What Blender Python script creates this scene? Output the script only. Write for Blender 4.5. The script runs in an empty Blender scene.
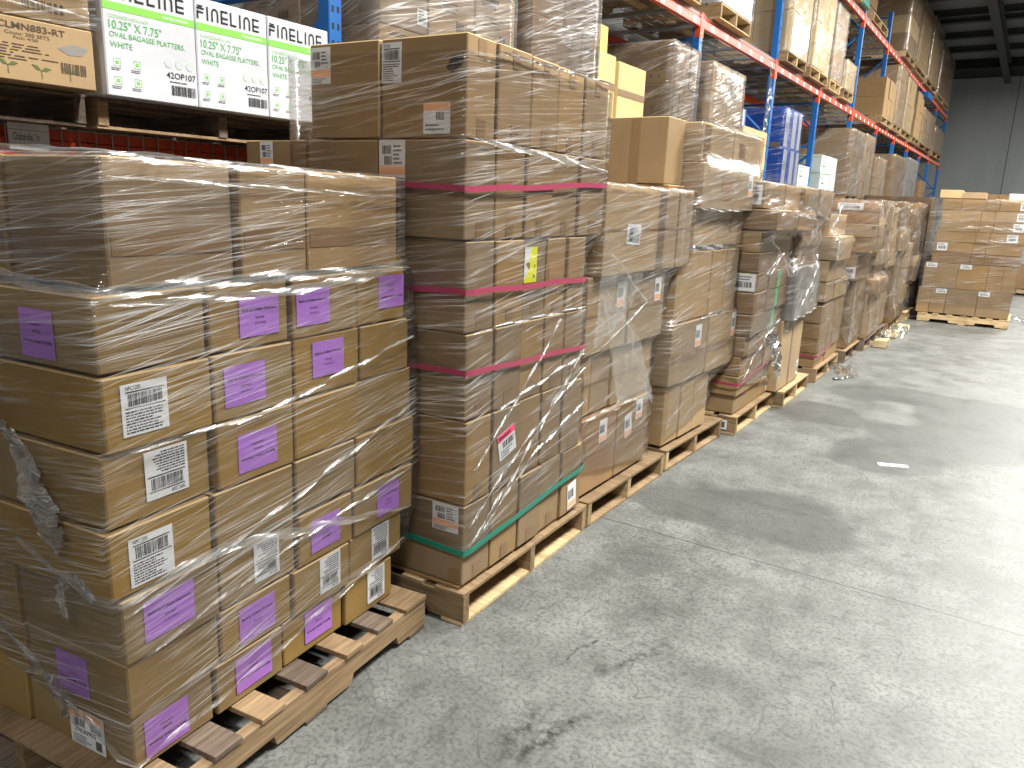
import bpy, math, random
from mathutils import Matrix, Vector, noise
random.seed(7)
SC = bpy.context.scene
COL = SC.collection

# ------------------------------------------------------------------ camera, world, lamps, exposure
cam_d = bpy.data.cameras.new('camera'); cam = bpy.data.objects.new('camera', cam_d); COL.objects.link(cam)
CR = Vector((.83180618, .55376956, .0379177)); CU = Vector((-.15873411, .17185952, .97224883)); CF = Vector((-.53188529, .81474142, -.23085593))
CPOS = Vector((0, 0, 1.6))
M = Matrix((CR, CU, -CF)).transposed().to_4x4(); M.translation = CPOS
cam.matrix_world = M
cam_d.sensor_width = 36; cam_d.lens = 27.0; cam_d.clip_start = .05; cam_d.clip_end = 200
SC.camera = cam
SC.view_settings.view_transform = 'Standard'; SC.view_settings.look = 'None'
SC.view_settings.gamma = 1; SC.view_settings.use_curve_mapping = False
SC.view_settings.exposure = 0.20
W = bpy.data.worlds.new('hall_light'); SC.world = W; W.use_nodes = True
W.node_tree.nodes['Background'].inputs[0].default_value = (.92, .96, 1.0, 1)
W.node_tree.nodes['Background'].inputs[1].default_value = .085
LAMPS = [(1.1, -2.8, 210), (1.1, 2.4, 530), (1.1, 7.2, 600), (1.1, 12.2, 620), (1.1, 17.2, 560), (1.1, 22.2, 460), (3.6, 27.5, 460)]  # farthest lamps are unseen, added to brighten the distant loads, wall and ceiling
LAMP_Z = 6.2

# ------------------------------------------------------------------ materials
MATS = {}
def new_mat(name):
    m = bpy.data.materials.new(name); m.use_nodes = True
    nt = m.node_tree; b = nt.nodes['Principled BSDF']
    return m, nt, b
def N(nt, typ, **kw):
    n = nt.nodes.new(typ)
    for k, v in kw.items(): setattr(n, k, v)
    return n
def L(nt, a, b): nt.links.new(a, b)
def ramp(nt, fac, stops):
    r = N(nt, 'ShaderNodeValToRGB'); cr = r.color_ramp
    while len(cr.elements) > 1: cr.elements.remove(cr.elements[-1])
    cr.elements[0].position, c = stops[0][0], stops[0][1]
    cr.elements[0].color = c if len(c) == 4 else (*c, 1)
    for p, c in stops[1:]:
        e = cr.elements.new(p); e.color = c if len(c) == 4 else (*c, 1)
    L(nt, fac, r.inputs[0]); return r.outputs[0]
def math_(nt, op, a, b=None, clamp=False):
    n = N(nt, 'ShaderNodeMath', operation=op, use_clamp=clamp)
    for i, x in enumerate((a, b)):
        if x is None: continue
        if isinstance(x, (int, float)): n.inputs[i].default_value = x
        else: L(nt, x, n.inputs[i])
    return n.outputs[0]
def mapping(nt, src, scale=(1, 1, 1), rot=(0, 0, 0), loc=(0, 0, 0)):
    m = N(nt, 'ShaderNodeMapping'); m.inputs['Scale'].default_value = scale; m.inputs['Rotation'].default_value = rot; m.inputs['Location'].default_value = loc
    L(nt, src, m.inputs[0]); return m.outputs[0]
def noise_(nt, vec, scale, detail=3, rough=.5):
    n = N(nt, 'ShaderNodeTexNoise'); n.inputs['Scale'].default_value = scale; n.inputs['Detail'].default_value = detail
    n.inputs['Roughness'].default_value = rough
    L(nt, vec, n.inputs['Vector']); return n.outputs['Fac']
def mixc(nt, fac, a, b, typ='MIX'):
    n = N(nt, 'ShaderNodeMix', data_type='RGBA', blend_type=typ)
    if isinstance(fac, (int, float)): n.inputs[0].default_value = fac
    else: L(nt, fac, n.inputs[0])
    for i, x in ((6, a), (7, b)):
        if isinstance(x, tuple): n.inputs[i].default_value = x if len(x) == 4 else (*x, 1)
        else: L(nt, x, n.inputs[i])
    return n.outputs[2]
def plain(name, col, rough=.6, metal=0, spec=.4):
    if name in MATS: return MATS[name]
    m, nt, b = new_mat(name)
    b.inputs['Base Color'].default_value = (*col, 1); b.inputs['Roughness'].default_value = rough
    b.inputs['Metallic'].default_value = metal; b.inputs['Specular IOR Level'].default_value = spec
    MATS[name] = m; return m
def card(name, col, rough=.75, var=.10):
    m, nt, b = new_mat(name)
    tc = N(nt, 'ShaderNodeTexCoord'); oi = N(nt, 'ShaderNodeObjectInfo')
    n1 = noise_(nt, tc.outputs['Object'], 5, 3)
    off = N(nt, 'ShaderNodeVectorMath', operation='ADD'); L(nt, tc.outputs['Object'], off.inputs[0]); L(nt, oi.outputs['Random'], off.inputs[1])
    fib = noise_(nt, mapping(nt, off.outputs[0], (3, 3, 60)), 9, 2)
    w = noise_(nt, mapping(nt, tc.outputs['Object'], (150, 150, 2)), 2, 1)
    v = math_(nt, 'MULTIPLY_ADD', n1, .35); v.node.inputs[2].default_value = .62
    v = math_(nt, 'ADD', v, math_(nt, 'MULTIPLY', fib, .20))
    v = math_(nt, 'ADD', v, math_(nt, 'MULTIPLY', oi.outputs['Random'], var * 2.2)); v = math_(nt, 'SUBTRACT', v, .10)
    hs = N(nt, 'ShaderNodeHueSaturation'); hs.inputs['Color'].default_value = (*col, 1)
    L(nt, v, hs.inputs['Value'])
    sat = math_(nt, 'MULTIPLY_ADD', oi.outputs['Random'], .25); sat.node.inputs[2].default_value = .88
    L(nt, sat, hs.inputs['Saturation'])
    L(nt, hs.outputs[0], b.inputs['Base Color'])
    b.inputs['Roughness'].default_value = rough; b.inputs['Specular IOR Level'].default_value = .25
    bp = N(nt, 'ShaderNodeBump'); bp.inputs['Strength'].default_value = .25; bp.inputs['Distance'].default_value = .004
    L(nt, math_(nt, 'ADD', n1, math_(nt, 'MULTIPLY', w, .12)), bp.inputs['Height']); L(nt, bp.outputs[0], b.inputs['Normal'])
    MATS[name] = m; return m
card('kraft', (.35, .235, .118)); card('ochre', (.35, .225, .080), var=.06); card('pale', (.45, .325, .19)); card('cream', (.62, .47, .25))
card('brown', (.26, .165, .085)); card('orange', (.42, .25, .12)); card('yellow', (.80, .60, .26), var=.05)
card('white', (.74, .76, .80), .55, .04); card('mint', (.64, .72, .69), .55, .04); card('blue', (.03, .10, .42), .5, .04)
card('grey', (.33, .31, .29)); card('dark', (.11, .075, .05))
plain('cut_edge', (.60, .43, .22), .7, 0, .2); plain('tape', (.25, .155, .075), .30, 0, .5); plain('tape_green', (.10, .45, .20), .4); plain('tape_dark', (.19, .135, .09), .35)
plain('paper', (.80, .81, .82), .5); plain('ink', (.015, .015, .018), .5); plain('ink_soft', (.12, .11, .11), .6)
plain('ink_brown', (.10, .065, .04), .7); plain('ink_leaf', (.12, .15, .05), .7)
plain('purple', (.44, .19, .64), .5); plain('peach', (.95, .50, .28), .5); plain('pink', (.80, .06, .16), .4)
plain('band_grey', (.42, .44, .50), .5); plain('green_ink', (.10, .42, .10), .5); plain('lime', (.24, .62, .09), .5); plain('lime_soft', (.42, .68, .38), .5); plain('yellow_label', (.85, .85, .02), .45)
plain('strap_pink', (.34, .045, .095), .35); plain('strap_green', (.015, .22, .15), .35); plain('black', (.012, .012, .013), .6)
plain('hole', (.05, .03, .02), .9); plain('wire', (.36, .36, .35), .4, .6)

def wood(name, col, dark):
    m, nt, b = new_mat(name)
    tc = N(nt, 'ShaderNodeTexCoord'); oi = N(nt, 'ShaderNodeObjectInfo')
    add = N(nt, 'ShaderNodeVectorMath', operation='ADD'); L(nt, tc.outputs['Object'], add.inputs[0]); L(nt, oi.outputs['Random'], add.inputs[1])
    g = noise_(nt, mapping(nt, add.outputs[0], (1.2, 26, 26)), 3, 4, .6)
    s = noise_(nt, add.outputs[0], 7, 3)
    c = ramp(nt, g, [(.3, dark), (.62, col)])
    c = mixc(nt, math_(nt, 'MULTIPLY', ramp(nt, s, [(.45, (0, 0, 0)), (.75, (1, 1, 1))]), .45), c, tuple(x * .45 for x in dark))
    hs = N(nt, 'ShaderNodeHueSaturation'); L(nt, c, hs.inputs['Color'])
    v = math_(nt, 'MULTIPLY_ADD', oi.outputs['Random'], .5); v.node.inputs[2].default_value = .75; L(nt, v, hs.inputs['Value'])
    L(nt, hs.outputs[0], b.inputs['Base Color']); b.inputs['Roughness'].default_value = .8; b.inputs['Specular IOR Level'].default_value = .2
    bp = N(nt, 'ShaderNodeBump'); bp.inputs['Strength'].default_value = .5; bp.inputs['Distance'].default_value = .003
    L(nt, g, bp.inputs['Height']); L(nt, bp.outputs[0], b.inputs['Normal'])
    MATS[name] = m
wood('wood_new', (.60, .46, .26), (.38, .26, .13)); wood('wood_mid', (.37, .26, .145), (.20, .13, .07)); wood('wood_old', (.23, .175, .13), (.11, .08, .06))

def film(name, base, dens, ang, col=(.93, .93, .92), rough=.12, fine=70.0, thr=.60, gloss=1.0):
    """clear film: see-through, with thin stretched white streaks, fold whitening plus painted-in highlights, and glossy folds"""
    m, nt, b = new_mat(name)
    nt.nodes.remove(b); out = nt.nodes['Material Output']
    uv = N(nt, 'ShaderNodeUVMap'); oi = N(nt, 'ShaderNodeObjectInfo')
    src = N(nt, 'ShaderNodeVectorMath', operation='ADD'); L(nt, uv.outputs[0], src.inputs[0]); L(nt, oi.outputs['Random'], src.inputs[1])
    src = src.outputs[0]
    def stretch(ang, sx, sy, off):
        r = mapping(nt, src, (1, 1, 1), (0, 0, -ang), (off, off * .7, 0)); return mapping(nt, r, (sx, sy, 1))
    s1 = noise_(nt, stretch(ang, .55, fine, 0), 1, 2, .55)
    s2 = noise_(nt, stretch(ang + .12, .7, fine * .75, 3.1), 1, 2, .55)
    s3 = noise_(nt, stretch(ang * .4, 1.0, fine * 2.2, 5.3), 1, 2, .5)
    patch = noise_(nt, stretch(ang, 1.5, 3.5, 7), 1.7, 3, .6)
    def thin(x, t, w): return ramp(nt, x, [(t, (0, 0, 0)), (t + w * .8, (1, 1, 1)), (t + w * 1.5, (.12, .12, .12))])
    l1 = thin(s1, thr, .035); l2 = thin(s2, thr + .02, .035); l3 = thin(s3, thr + .01, .04)
    lines = math_(nt, 'MAXIMUM', math_(nt, 'MAXIMUM', l1, math_(nt, 'MULTIPLY', l2, .9)), math_(nt, 'MULTIPLY', l3, .6))  # white lines paint in glints on the film along with its whitened folds
    pm = ramp(nt, patch, [(.38, (.06, .06, .06)), (.62, (1, 1, 1))])
    fac = math_(nt, 'MULTIPLY_ADD', math_(nt, 'MULTIPLY', lines, pm), dens, True); fac.node.inputs[2].default_value = base
    bp = N(nt, 'ShaderNodeBump'); bp.inputs['Strength'].default_value = 1.0; bp.inputs['Distance'].default_value = .003
    L(nt, math_(nt, 'ADD', s1, math_(nt, 'ADD', s2, math_(nt, 'MULTIPLY', patch, 2))), bp.inputs['Height'])
    tr = N(nt, 'ShaderNodeBsdfTransparent'); tr.inputs[0].default_value = (1, 1, 1, 1)
    di = N(nt, 'ShaderNodeBsdfDiffuse'); di.inputs[0].default_value = (*col, 1)
    tl = N(nt, 'ShaderNodeBsdfTranslucent'); tl.inputs[0].default_value = (*col, 1)
    gl = N(nt, 'ShaderNodeBsdfGlossy'); gl.inputs[0].default_value = (1, 1, 1, 1); gl.inputs['Roughness'].default_value = rough
    for x in (gl,): L(nt, bp.outputs[0], x.inputs['Normal'])
    g2 = N(nt, 'ShaderNodeBsdfGlossy'); g2.inputs[0].default_value = (*col, 1); g2.inputs['Roughness'].default_value = .34; L(nt, bp.outputs[0], g2.inputs['Normal'])
    m0 = N(nt, 'ShaderNodeMixShader'); m0.inputs[0].default_value = .25; L(nt, di.outputs[0], m0.inputs[1]); L(nt, tl.outputs[0], m0.inputs[2])
    m1 = N(nt, 'ShaderNodeMixShader'); m1.inputs[0].default_value = .35; L(nt, m0.outputs[0], m1.inputs[1]); L(nt, g2.outputs[0], m1.inputs[2])
    m2 = N(nt, 'ShaderNodeMixShader'); L(nt, fac, m2.inputs[0]); L(nt, tr.outputs[0], m2.inputs[1]); L(nt, m1.outputs[0], m2.inputs[2])
    fr = N(nt, 'ShaderNodeFresnel'); fr.inputs[0].default_value = 1.5; L(nt, bp.outputs[0], fr.inputs['Normal'])
    m3 = N(nt, 'ShaderNodeMixShader'); L(nt, math_(nt, 'MULTIPLY', fr.outputs[0], gloss * .65, True), m3.inputs[0]); L(nt, m2.outputs[0], m3.inputs[1]); L(nt, gl.outputs[0], m3.inputs[2])
    L(nt, m3.outputs[0], out.inputs[0])
    MATS[name] = m; return m
film('film_streaky', .012, 1.0, .09, fine=130, thr=.565, gloss=.8); film('film_clear', .010, .9, .12, fine=90, thr=.595, gloss=.8); film('film_diag', .03, .8, .62, thr=.58)
film('film_white', .09, .8, .25, fine=35, thr=.55); film('film_fold', .10, .6, .05, fine=110, rough=.35, thr=.53, gloss=.35); film('film_flap', .03, .28, .8, fine=45, thr=.60, gloss=.35); film('film_tail', .22, .7, 1.1, fine=60, rough=.15, thr=.52, gloss=1.4); film('film_dull', .05, .6, .4, fine=34, thr=.57, gloss=1.0)
film('film_dark', .35, .3, 1.2, (.10, .09, .09), fine=14)

def floor_mat():
    m, nt, b = new_mat('concrete_floor')
    tc = N(nt, 'ShaderNodeTexCoord'); P = tc.outputs['Object']
    big = noise_(nt, P, .55, 5, .6); mid = noise_(nt, P, 3.4, 8, .70); fine = noise_(nt, P, 60, 5, .7); mid2 = noise_(nt, mapping(nt, P, (1, 1, 1), (0, 0, 0), (9, 3, 0)), 1.2, 8, .72)
    grit = noise_(nt, P, 14, 6, .75)
    c = ramp(nt, mid, [(.34, (.100, .102, .094)), (.48, (.175, .178, .166)), (.62, (.245, .25, .235))])
    c = mixc(nt, ramp(nt, big, [(.38, (0, 0, 0)), (.62, (.5, .5, .5))]), c, (.225, .23, .215))
    c = mixc(nt, ramp(nt, mid2, [(.50, (0, 0, 0)), (.63, (.55, .55, .55))]), c, (.105, .107, .098))
    c = mixc(nt, ramp(nt, grit, [(.36, (.55, .55, .55)), (.46, (0, 0, 0))]), c, (.07, .07, .064))
    c = mixc(nt, ramp(nt, fine, [(.40, (.6, .6, .6)), (.52, (0, 0, 0))]), c, (.06, .075, .07))
    sm = noise_(nt, mapping(nt, P, (1.6, 1, 1), (0, 0, .5)), 2.6, 2, .5)
    c = mixc(nt, math_(nt, 'MULTIPLY', ramp(nt, sm, [(.66, (0, 0, 0)), (.72, (.7, .7, .7))]), grit), c, (.07, .07, .065))
    # distorted coordinates for stain outlines
    nz = N(nt, 'ShaderNodeTexNoise'); nz.inputs['Scale'].default_value = 1.9; nz.inputs['Detail'].default_value = 4; L(nt, P, nz.inputs['Vector'])
    sb = N(nt, 'ShaderNodeVectorMath', operation='SUBTRACT'); L(nt, nz.outputs['Color'], sb.inputs[0]); sb.inputs[1].default_value = (.5, .5, .5)
    sc = N(nt, 'ShaderNodeVectorMath', operation='SCALE'); L(nt, sb.outputs[0], sc.inputs[0]); sc.inputs['Scale'].default_value = .55
    ad = N(nt, 'ShaderNodeVectorMath', operation='ADD'); L(nt, P, ad.inputs[0]); L(nt, sc.outputs[0], ad.inputs[1]); D = ad.outputs[0]
    def ell(src, cx, cy, rx, ry, rot, soft=.16):
        s = N(nt, 'ShaderNodeVectorMath', operation='SUBTRACT'); L(nt, src, s.inputs[0]); s.inputs[1].default_value = (cx, cy, 0)
        q = mapping(nt, mapping(nt, s.outputs[0], (1, 1, 1), (0, 0, -rot)), (1 / rx, 1 / ry, 0))
        ln = N(nt, 'ShaderNodeVectorMath', operation='LENGTH'); L(nt, q, ln.inputs[0])
        return ramp(nt, ln.outputs['Value'], [(1 - soft, (1, 1, 1)), (1.0, (0, 0, 0))]) if soft < 1 else ramp(nt, ln.outputs['Value'], [(0, (1, 1, 1)), (1.0, (0, 0, 0))])
    def many(lst):
        o = None
        for e in lst:
            x = ell(*e); o = x if o is None else math_(nt, 'MAXIMUM', o, x)
        return o
    st = many([(D, -.95, 4.0, .50, .42, 0), (D, -1.25, 3.95, .42, .38, 0), (D, -.62, 5.65, .40, .50, 0), (D, -.30, 6.7, .62, 1.0, .2), (D, -.55, 7.6, 1.0, .55, 0), (D, .15, 6.9, .4, .9, 0), (D, -1.25, 6.5, .5, .35, 0)])
    hole = ell(D, -.75, 6.95, .28, .42, 0)
    st = math_(nt, 'MULTIPLY', st, math_(nt, 'SUBTRACT', 1.0, hole))
    stf = math_(nt, 'MULTIPLY', st, math_(nt, 'MULTIPLY_ADD', mid, .5)); stf.node.inputs[1].links[0].from_node.inputs[2].default_value = .20
    c = mixc(nt, stf, c, (.045, .045, .042))
    # tyre scuffs
    sg = many([(D, -.93, 1.90, .045, .26, -.25, .6), (D, -.99, 2.35, .035, .30, -.15, .9), (D, -1.12, 2.3, .012, .22, -.2, .6), (D, -1.05, 1.85, .09, .14, 0, .9)])
    c = mixc(nt, math_(nt, 'MULTIPLY', sg, ramp(nt, noise_(nt, P, 26, 4, .7), [(.38, (0, 0, 0)), (.62, (.95, .95, .95))])), c, (.022, .022, .021))
    # fine scratches in several directions
    for a, t, s in ((.5, .695, 5), (-.9, .70, 4), (1.5, .68, 6), (1.75, .69, 5), (1.0, .70, 8)):
        w = noise_(nt, mapping(nt, mapping(nt, D, (1, 1, 1), (0, 0, a), (s * 1.3, s, 0)), (.8, 70, 1)), 1.5, 2, .5)
        c = mixc(nt, math_(nt, 'MULTIPLY', ramp(nt, w, [(t, (0, 0, 0)), (t + .03, (1, 1, 1))]), .6), c, (.06, .06, .055))
    # hairline map cracking
    vo = N(nt, 'ShaderNodeTexVoronoi', feature='DISTANCE_TO_EDGE'); vo.inputs['Scale'].default_value = 2.2; L(nt, D, vo.inputs['Vector'])
    c = mixc(nt, math_(nt, 'MULTIPLY', ramp(nt, vo.outputs['Distance'], [(0, (1, 1, 1)), (.010, (0, 0, 0))]), math_(nt, 'MULTIPLY', ramp(nt, mid2, [(.45, (0, 0, 0)), (.6, (1, 1, 1))]), .55)), c, (.06, .06, .055))
    # saw-cut joints
    sep = N(nt, 'ShaderNodeSeparateXYZ'); L(nt, P, sep.inputs[0])
    def line(o, v, w): return math_(nt, 'LESS_THAN', math_(nt, 'ABSOLUTE', math_(nt, 'SUBTRACT', sep.outputs[o], v)), w)
    j = line(1, 3.44, .0035)
    for y in (9.1, 14.8, 20.5, 26.2): j = math_(nt, 'MAXIMUM', j, line(1, y, .004))
    c = mixc(nt, math_(nt, 'MULTIPLY', j, .8), c, (.018, .018, .017))
    L(nt, c, b.inputs['Base Color'])
    r = math_(nt, 'MULTIPLY_ADD', mid, .30); r.node.inputs[2].default_value = .25
    r = math_(nt, 'ADD', r, math_(nt, 'MULTIPLY', fine, .12))
    L(nt, r, b.inputs['Roughness']); b.inputs['Specular IOR Level'].default_value = .35
    bp = N(nt, 'ShaderNodeBump'); bp.inputs['Strength'].default_value = .25; bp.inputs['Distance'].default_value = .003
    L(nt, math_(nt, 'ADD', fine, mid), bp.inputs['Height']); L(nt, bp.outputs[0], b.inputs['Normal'])
    return m
def wall_mat():
    m, nt, b = new_mat('precast_wall'); tc = N(nt, 'ShaderNodeTexCoord'); P = tc.outputs['Object']
    n = noise_(nt, mapping(nt, P, (1, 1, .35)), .8, 5, .65)
    c = ramp(nt, n, [(.3, (.31, .33, .315)), (.7, (.42, .44, .42))])
    L(nt, c, b.inputs['Base Color']); b.inputs['Roughness'].default_value = .85; return m
def paint(name, col, rough=.4):
    m, nt, b = new_mat(name); tc = N(nt, 'ShaderNodeTexCoord')
    n = noise_(nt, tc.outputs['Object'], 14, 4, .7)
    c = mixc(nt, ramp(nt, n, [(.58, (0, 0, 0)), (.70, (.6, .6, .6))]), (*col, 1), tuple(x * .4 for x in col))
    L(nt, c, b.inputs['Base Color']); b.inputs['Roughness'].default_value = rough; MATS[name] = m
paint('paint_orange', (.64, .075, .018)); paint('paint_blue', (.012, .13, .42)); paint('steel_dark', (.045, .046, .05), .7); paint('ceiling_panel', (.20, .20, .205), .8)
paint('galv', (.32, .33, .33), .45); MATS['galv'].node_tree.nodes['Principled BSDF'].inputs['Metallic'].default_value = .5

# ------------------------------------------------------------------ mesh builder
class MB:
    def __init__(s): s.v = []; s.f = []; s.m = []; s.uv = []; s.names = []
    def mi(s, name):
        if name not in s.names: s.names.append(name)
        return s.names.index(name)
    def poly(s, pts, mat, uvs=None):
        b = len(s.v); s.v += [tuple(p) for p in pts]; s.f.append(tuple(range(b, b + len(pts)))); s.m.append(s.mi(mat)); s.uv.append(uvs)
    def grid(s, rows, mat, uvf=None, closed=False):
        b = len(s.v); nr = len(rows); nc = len(rows[0])
        for r in rows: s.v += [tuple(p) for p in r]
        for i in range(nr - 1):
            for j in range(nc - (0 if closed else 1)):
                k = (j + 1) % nc
                s.f.append((b + i * nc + j, b + i * nc + k, b + (i + 1) * nc + k, b + (i + 1) * nc + j)); s.m.append(s.mi(mat))
                s.uv.append([uvf(i, j), uvf(i, j + 1), uvf(i + 1, j + 1), uvf(i + 1, j)] if uvf else None)
    def box(s, x0, x1, y0, y1, z0, z1, mat, b=0.0, jit=0.0, mtx=None, edge=None):
        """chamfered cuboid"""
        J = {}
        def c(sx, sy, sz):
            if (sx, sy, sz) not in J: J[(sx, sy, sz)] = Vector([random.uniform(-jit, jit) for _ in range(3)])
            return Vector(((x0, x1)[sx], (y0, y1)[sy], (z0, z1)[sz])) + J[(sx, sy, sz)]
        def T(p): return tuple(mtx @ p) if mtx else tuple(p)
        k = s.mi(mat); base = len(s.v)
        if b <= 0:
            idx = {}
            for a in (0, 1):
                for d in (0, 1):
                    for e in (0, 1): idx[(a, d, e)] = len(s.v); s.v.append(T(c(a, d, e)))
            for q in (((0,0,0),(0,0,1),(0,1,1),(0,1,0)), ((1,0,0),(1,1,0),(1,1,1),(1,0,1)), ((0,0,0),(1,0,0),(1,0,1),(0,0,1)), ((0,1,0),(0,1,1),(1,1,1),(1,1,0)), ((0,0,0),(0,1,0),(1,1,0),(1,0,0)), ((0,0,1),(1,0,1),(1,1,1),(0,1,1))):
                s.f.append(tuple(idx[t] for t in q)); s.m.append(k); s.uv.append(None)
            return
        idx = {}
        for a in (0, 1):
            for d in (0, 1):
                for e in (0, 1):
                    p = c(a, d, e); sg = Vector(((1, -1)[a], (1, -1)[d], (1, -1)[e])) * b
                    for ax in range(3):
                        o = Vector((0 if ax == 0 else sg.x, 0 if ax == 1 else sg.y, 0 if ax == 2 else sg.z))
                        idx[(a, d, e, ax)] = len(s.v); s.v.append(T(p + o))
        ke = s.mi(edge) if edge else k
        def F(*t):
            s.f.append(tuple(idx[x] for x in t)); s.uv.append(None)
            s.m.append(ke if all(x[2] == 1 for x in t) and not all(x[3] == 2 for x in t) and any(x[3] == 2 for x in t) else k)
        for a in (0, 1):
            q = [(a,0,0,0),(a,0,1,0),(a,1,1,0),(a,1,0,0)]; F(*(q if a == 0 else q[::-1]))
            q = [(0,a,0,1),(1,a,0,1),(1,a,1,1),(0,a,1,1)]; F(*(q if a == 0 else q[::-1]))
            q = [(0,0,a,2),(0,1,a,2),(1,1,a,2),(1,0,a,2)]; F(*(q if a == 0 else q[::-1]))
        for a in (0, 1):
            for d in (0, 1):
                F((a,d,0,0),(a,d,1,0),(a,d,1,1),(a,d,0,1)) if a == d else F((a,d,0,1),(a,d,1,1),(a,d,1,0),(a,d,0,0))
                F((a,0,d,2),(a,1,d,2),(a,1,d,0),(a,0,d,0)) if a != d else F((a,0,d,0),(a,1,d,0),(a,1,d,2),(a,0,d,2))
                F((0,a,d,1),(1,a,d,1),(1,a,d,2),(0,a,d,2)) if a == d else F((0,a,d,2),(1,a,d,2),(1,a,d,1),(0,a,d,1))
        for a in (0, 1):
            for d in (0, 1):
                for e in (0, 1):
                    q = ((a,d,e,0),(a,d,e,1),(a,d,e,2)); F(*(q if (a + d + e) % 2 == 0 else q[::-1]))
    def tube(s, pts, r, mat, n=8, taper=None):
        rows = []
        for i, p in enumerate(pts):
            p = Vector(p); d = (Vector(pts[min(i + 1, len(pts) - 1)]) - Vector(pts[max(i - 1, 0)])).normalized()
            a = d.orthogonal().normalized() if abs(d.z) > .9 else d.cross(Vector((0, 0, 1))).normalized(); c = d.cross(a)
            rr = r * (taper[i] if taper else 1)
            rows.append([p + a * math.cos(t * 2 * math.pi / n) * rr + c * math.sin(t * 2 * math.pi / n) * rr for t in range(n)])
        s.grid(rows, mat, closed=True)
    def build(s, name, parent=None, smooth=False, recalc=False):
        me = bpy.data.meshes.new(name); me.from_pydata(s.v, [], s.f)
        for n in s.names: me.materials.append(MATS[n])
        me.polygons.foreach_set('material_index', s.m)
        if any(u for u in s.uv):
            ul = me.uv_layers.new(name='UVMap')
            for p, u in zip(me.polygons, s.uv):
                if u:
                    for li, q in zip(p.loop_indices, u): ul.data[li].uv = q
        if smooth: me.polygons.foreach_set('use_smooth', [True] * len(me.polygons))
        if recalc:
            import bmesh
            bm = bmesh.new(); bm.from_mesh(me); bmesh.ops.recalc_face_normals(bm, faces=bm.faces); bm.to_mesh(me); bm.free()
        me.update()
        o = bpy.data.objects.new(name, me); COL.objects.link(o)
        if parent: o.parent = parent
        return o
def tag(o, label, cat, group=None, kind=None):
    if label: o['label'] = label
    if cat: o['category'] = cat
    if group: o['group'] = group
    if kind: o['kind'] = kind
    return o
def empty(name, loc, rz=0):
    o = bpy.data.objects.new(name, None); COL.objects.link(o); o.location = loc; o.rotation_euler = (0, 0, rz); o.empty_display_size = .1; return o
def struct(mb, name): o = mb.build(name); o['kind'] = 'structure'; return o

# glyphs ---------------------------------------------------------------
_G = {}
def glyphs(text, bold=0.0):
    key = (text, bold)
    if key not in _G:
        cu = bpy.data.curves.new('lettering', 'FONT'); cu.body = text; cu.size = 1; cu.offset = bold; cu.resolution_u = 3
        ob = bpy.data.objects.new('lettering', cu)
        me = bpy.data.meshes.new_from_object(ob)
        vs = [(v.co.x, v.co.y) for v in me.vertices]; fs = [tuple(p.vertices) for p in me.polygons]
        bpy.data.objects.remove(ob); bpy.data.curves.remove(cu); bpy.data.meshes.remove(me)
        if vs:
            x0 = min(v[0] for v in vs); x1 = max(v[0] for v in vs); y0 = min(v[1] for v in vs); y1 = max(v[1] for v in vs)
        else: x0 = x1 = y0 = y1 = 0
        _G[key] = (vs, fs, (x0, x1, y0, y1))
    return _G[key]

class Plane2:
    """draws flat marks on a face: origin o, right r, up u, normal n"""
    def __init__(s, mb, o, r, u, n, rot=0.0):
        s.mb = mb; s.o = Vector(o); r = Vector(r); u = Vector(u); c, t = math.cos(rot), math.sin(rot)
        s.r = r * c + u * t; s.u = u * c - r * t; s.n = Vector(n)
    def p(s, a, b, d): return s.o + s.r * a + s.u * b + s.n * d
    def rect(s, a0, a1, b0, b1, mat, d=.0008):
        s.mb.poly([s.p(a0, b0, d), s.p(a1, b0, d), s.p(a1, b1, d), s.p(a0, b1, d)], mat)
    def shape(s, pts, mat, d=.0008): s.mb.poly([s.p(a, b, d) for a, b in pts], mat)
    def slab(s, a0, a1, b0, b1, mat, d=.0008):
        P = s.p; s.rect(a0, a1, b0, b1, mat, d)
        for q in (((a0,b0),(a1,b0)), ((a1,b0),(a1,b1)), ((a1,b1),(a0,b1)), ((a0,b1),(a0,b0))):
            (a, b), (c, e) = q; s.mb.poly([P(a, b, 0), P(c, e, 0), P(c, e, d), P(a, b, d)], mat)
    def text(s, t, a0, b0, w, h, mat, d=.0012, bold=0.0):
        vs, fs, (x0, x1, y0, y1) = glyphs(t, bold)
        if x1 <= x0: return
        k = s.mb.mi(mat); base = len(s.mb.v)
        for x, y in vs: s.mb.v.append(tuple(s.p(a0 + (x - x0) / (x1 - x0) * w, b0 + (y - y0) / (y1 - y0) * h, d)))
        for f in fs: s.mb.f.append(tuple(base + i for i in f)); s.mb.m.append(k); s.mb.uv.append(None)
    def bars(s, a0, a1, b0, b1, mat='ink', n=26, d=.0012, seed=1):
        rr = random.Random(seed); x = a0; wu = (a1 - a0) / n
        while x < a1:
            w = rr.choice((.5, .8, 1.2, 1.6)) * wu * .6
            s.rect(x, min(x + w, a1), b0, b1, mat, d); x += w + rr.choice((.5, .7, 1.2)) * wu * .6
    def lines(s, a0, a1, b0, b1, n, mat='ink_soft', d=.0012, seed=1, fill=.5):
        rr = random.Random(seed)
        for i in range(n):
            y = b1 - (i + .5) * (b1 - b0) / n; h = (b1 - b0) / n * fill * .5; x = a0; end = a0 + (a1 - a0) * rr.uniform(.55, 1)
            while x < end:
                w = rr.uniform(.03, .12) * (a1 - a0); s.rect(x, min(x + w, end), y - h, y + h, mat, d); x += w + .02 * (a1 - a0)

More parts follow.
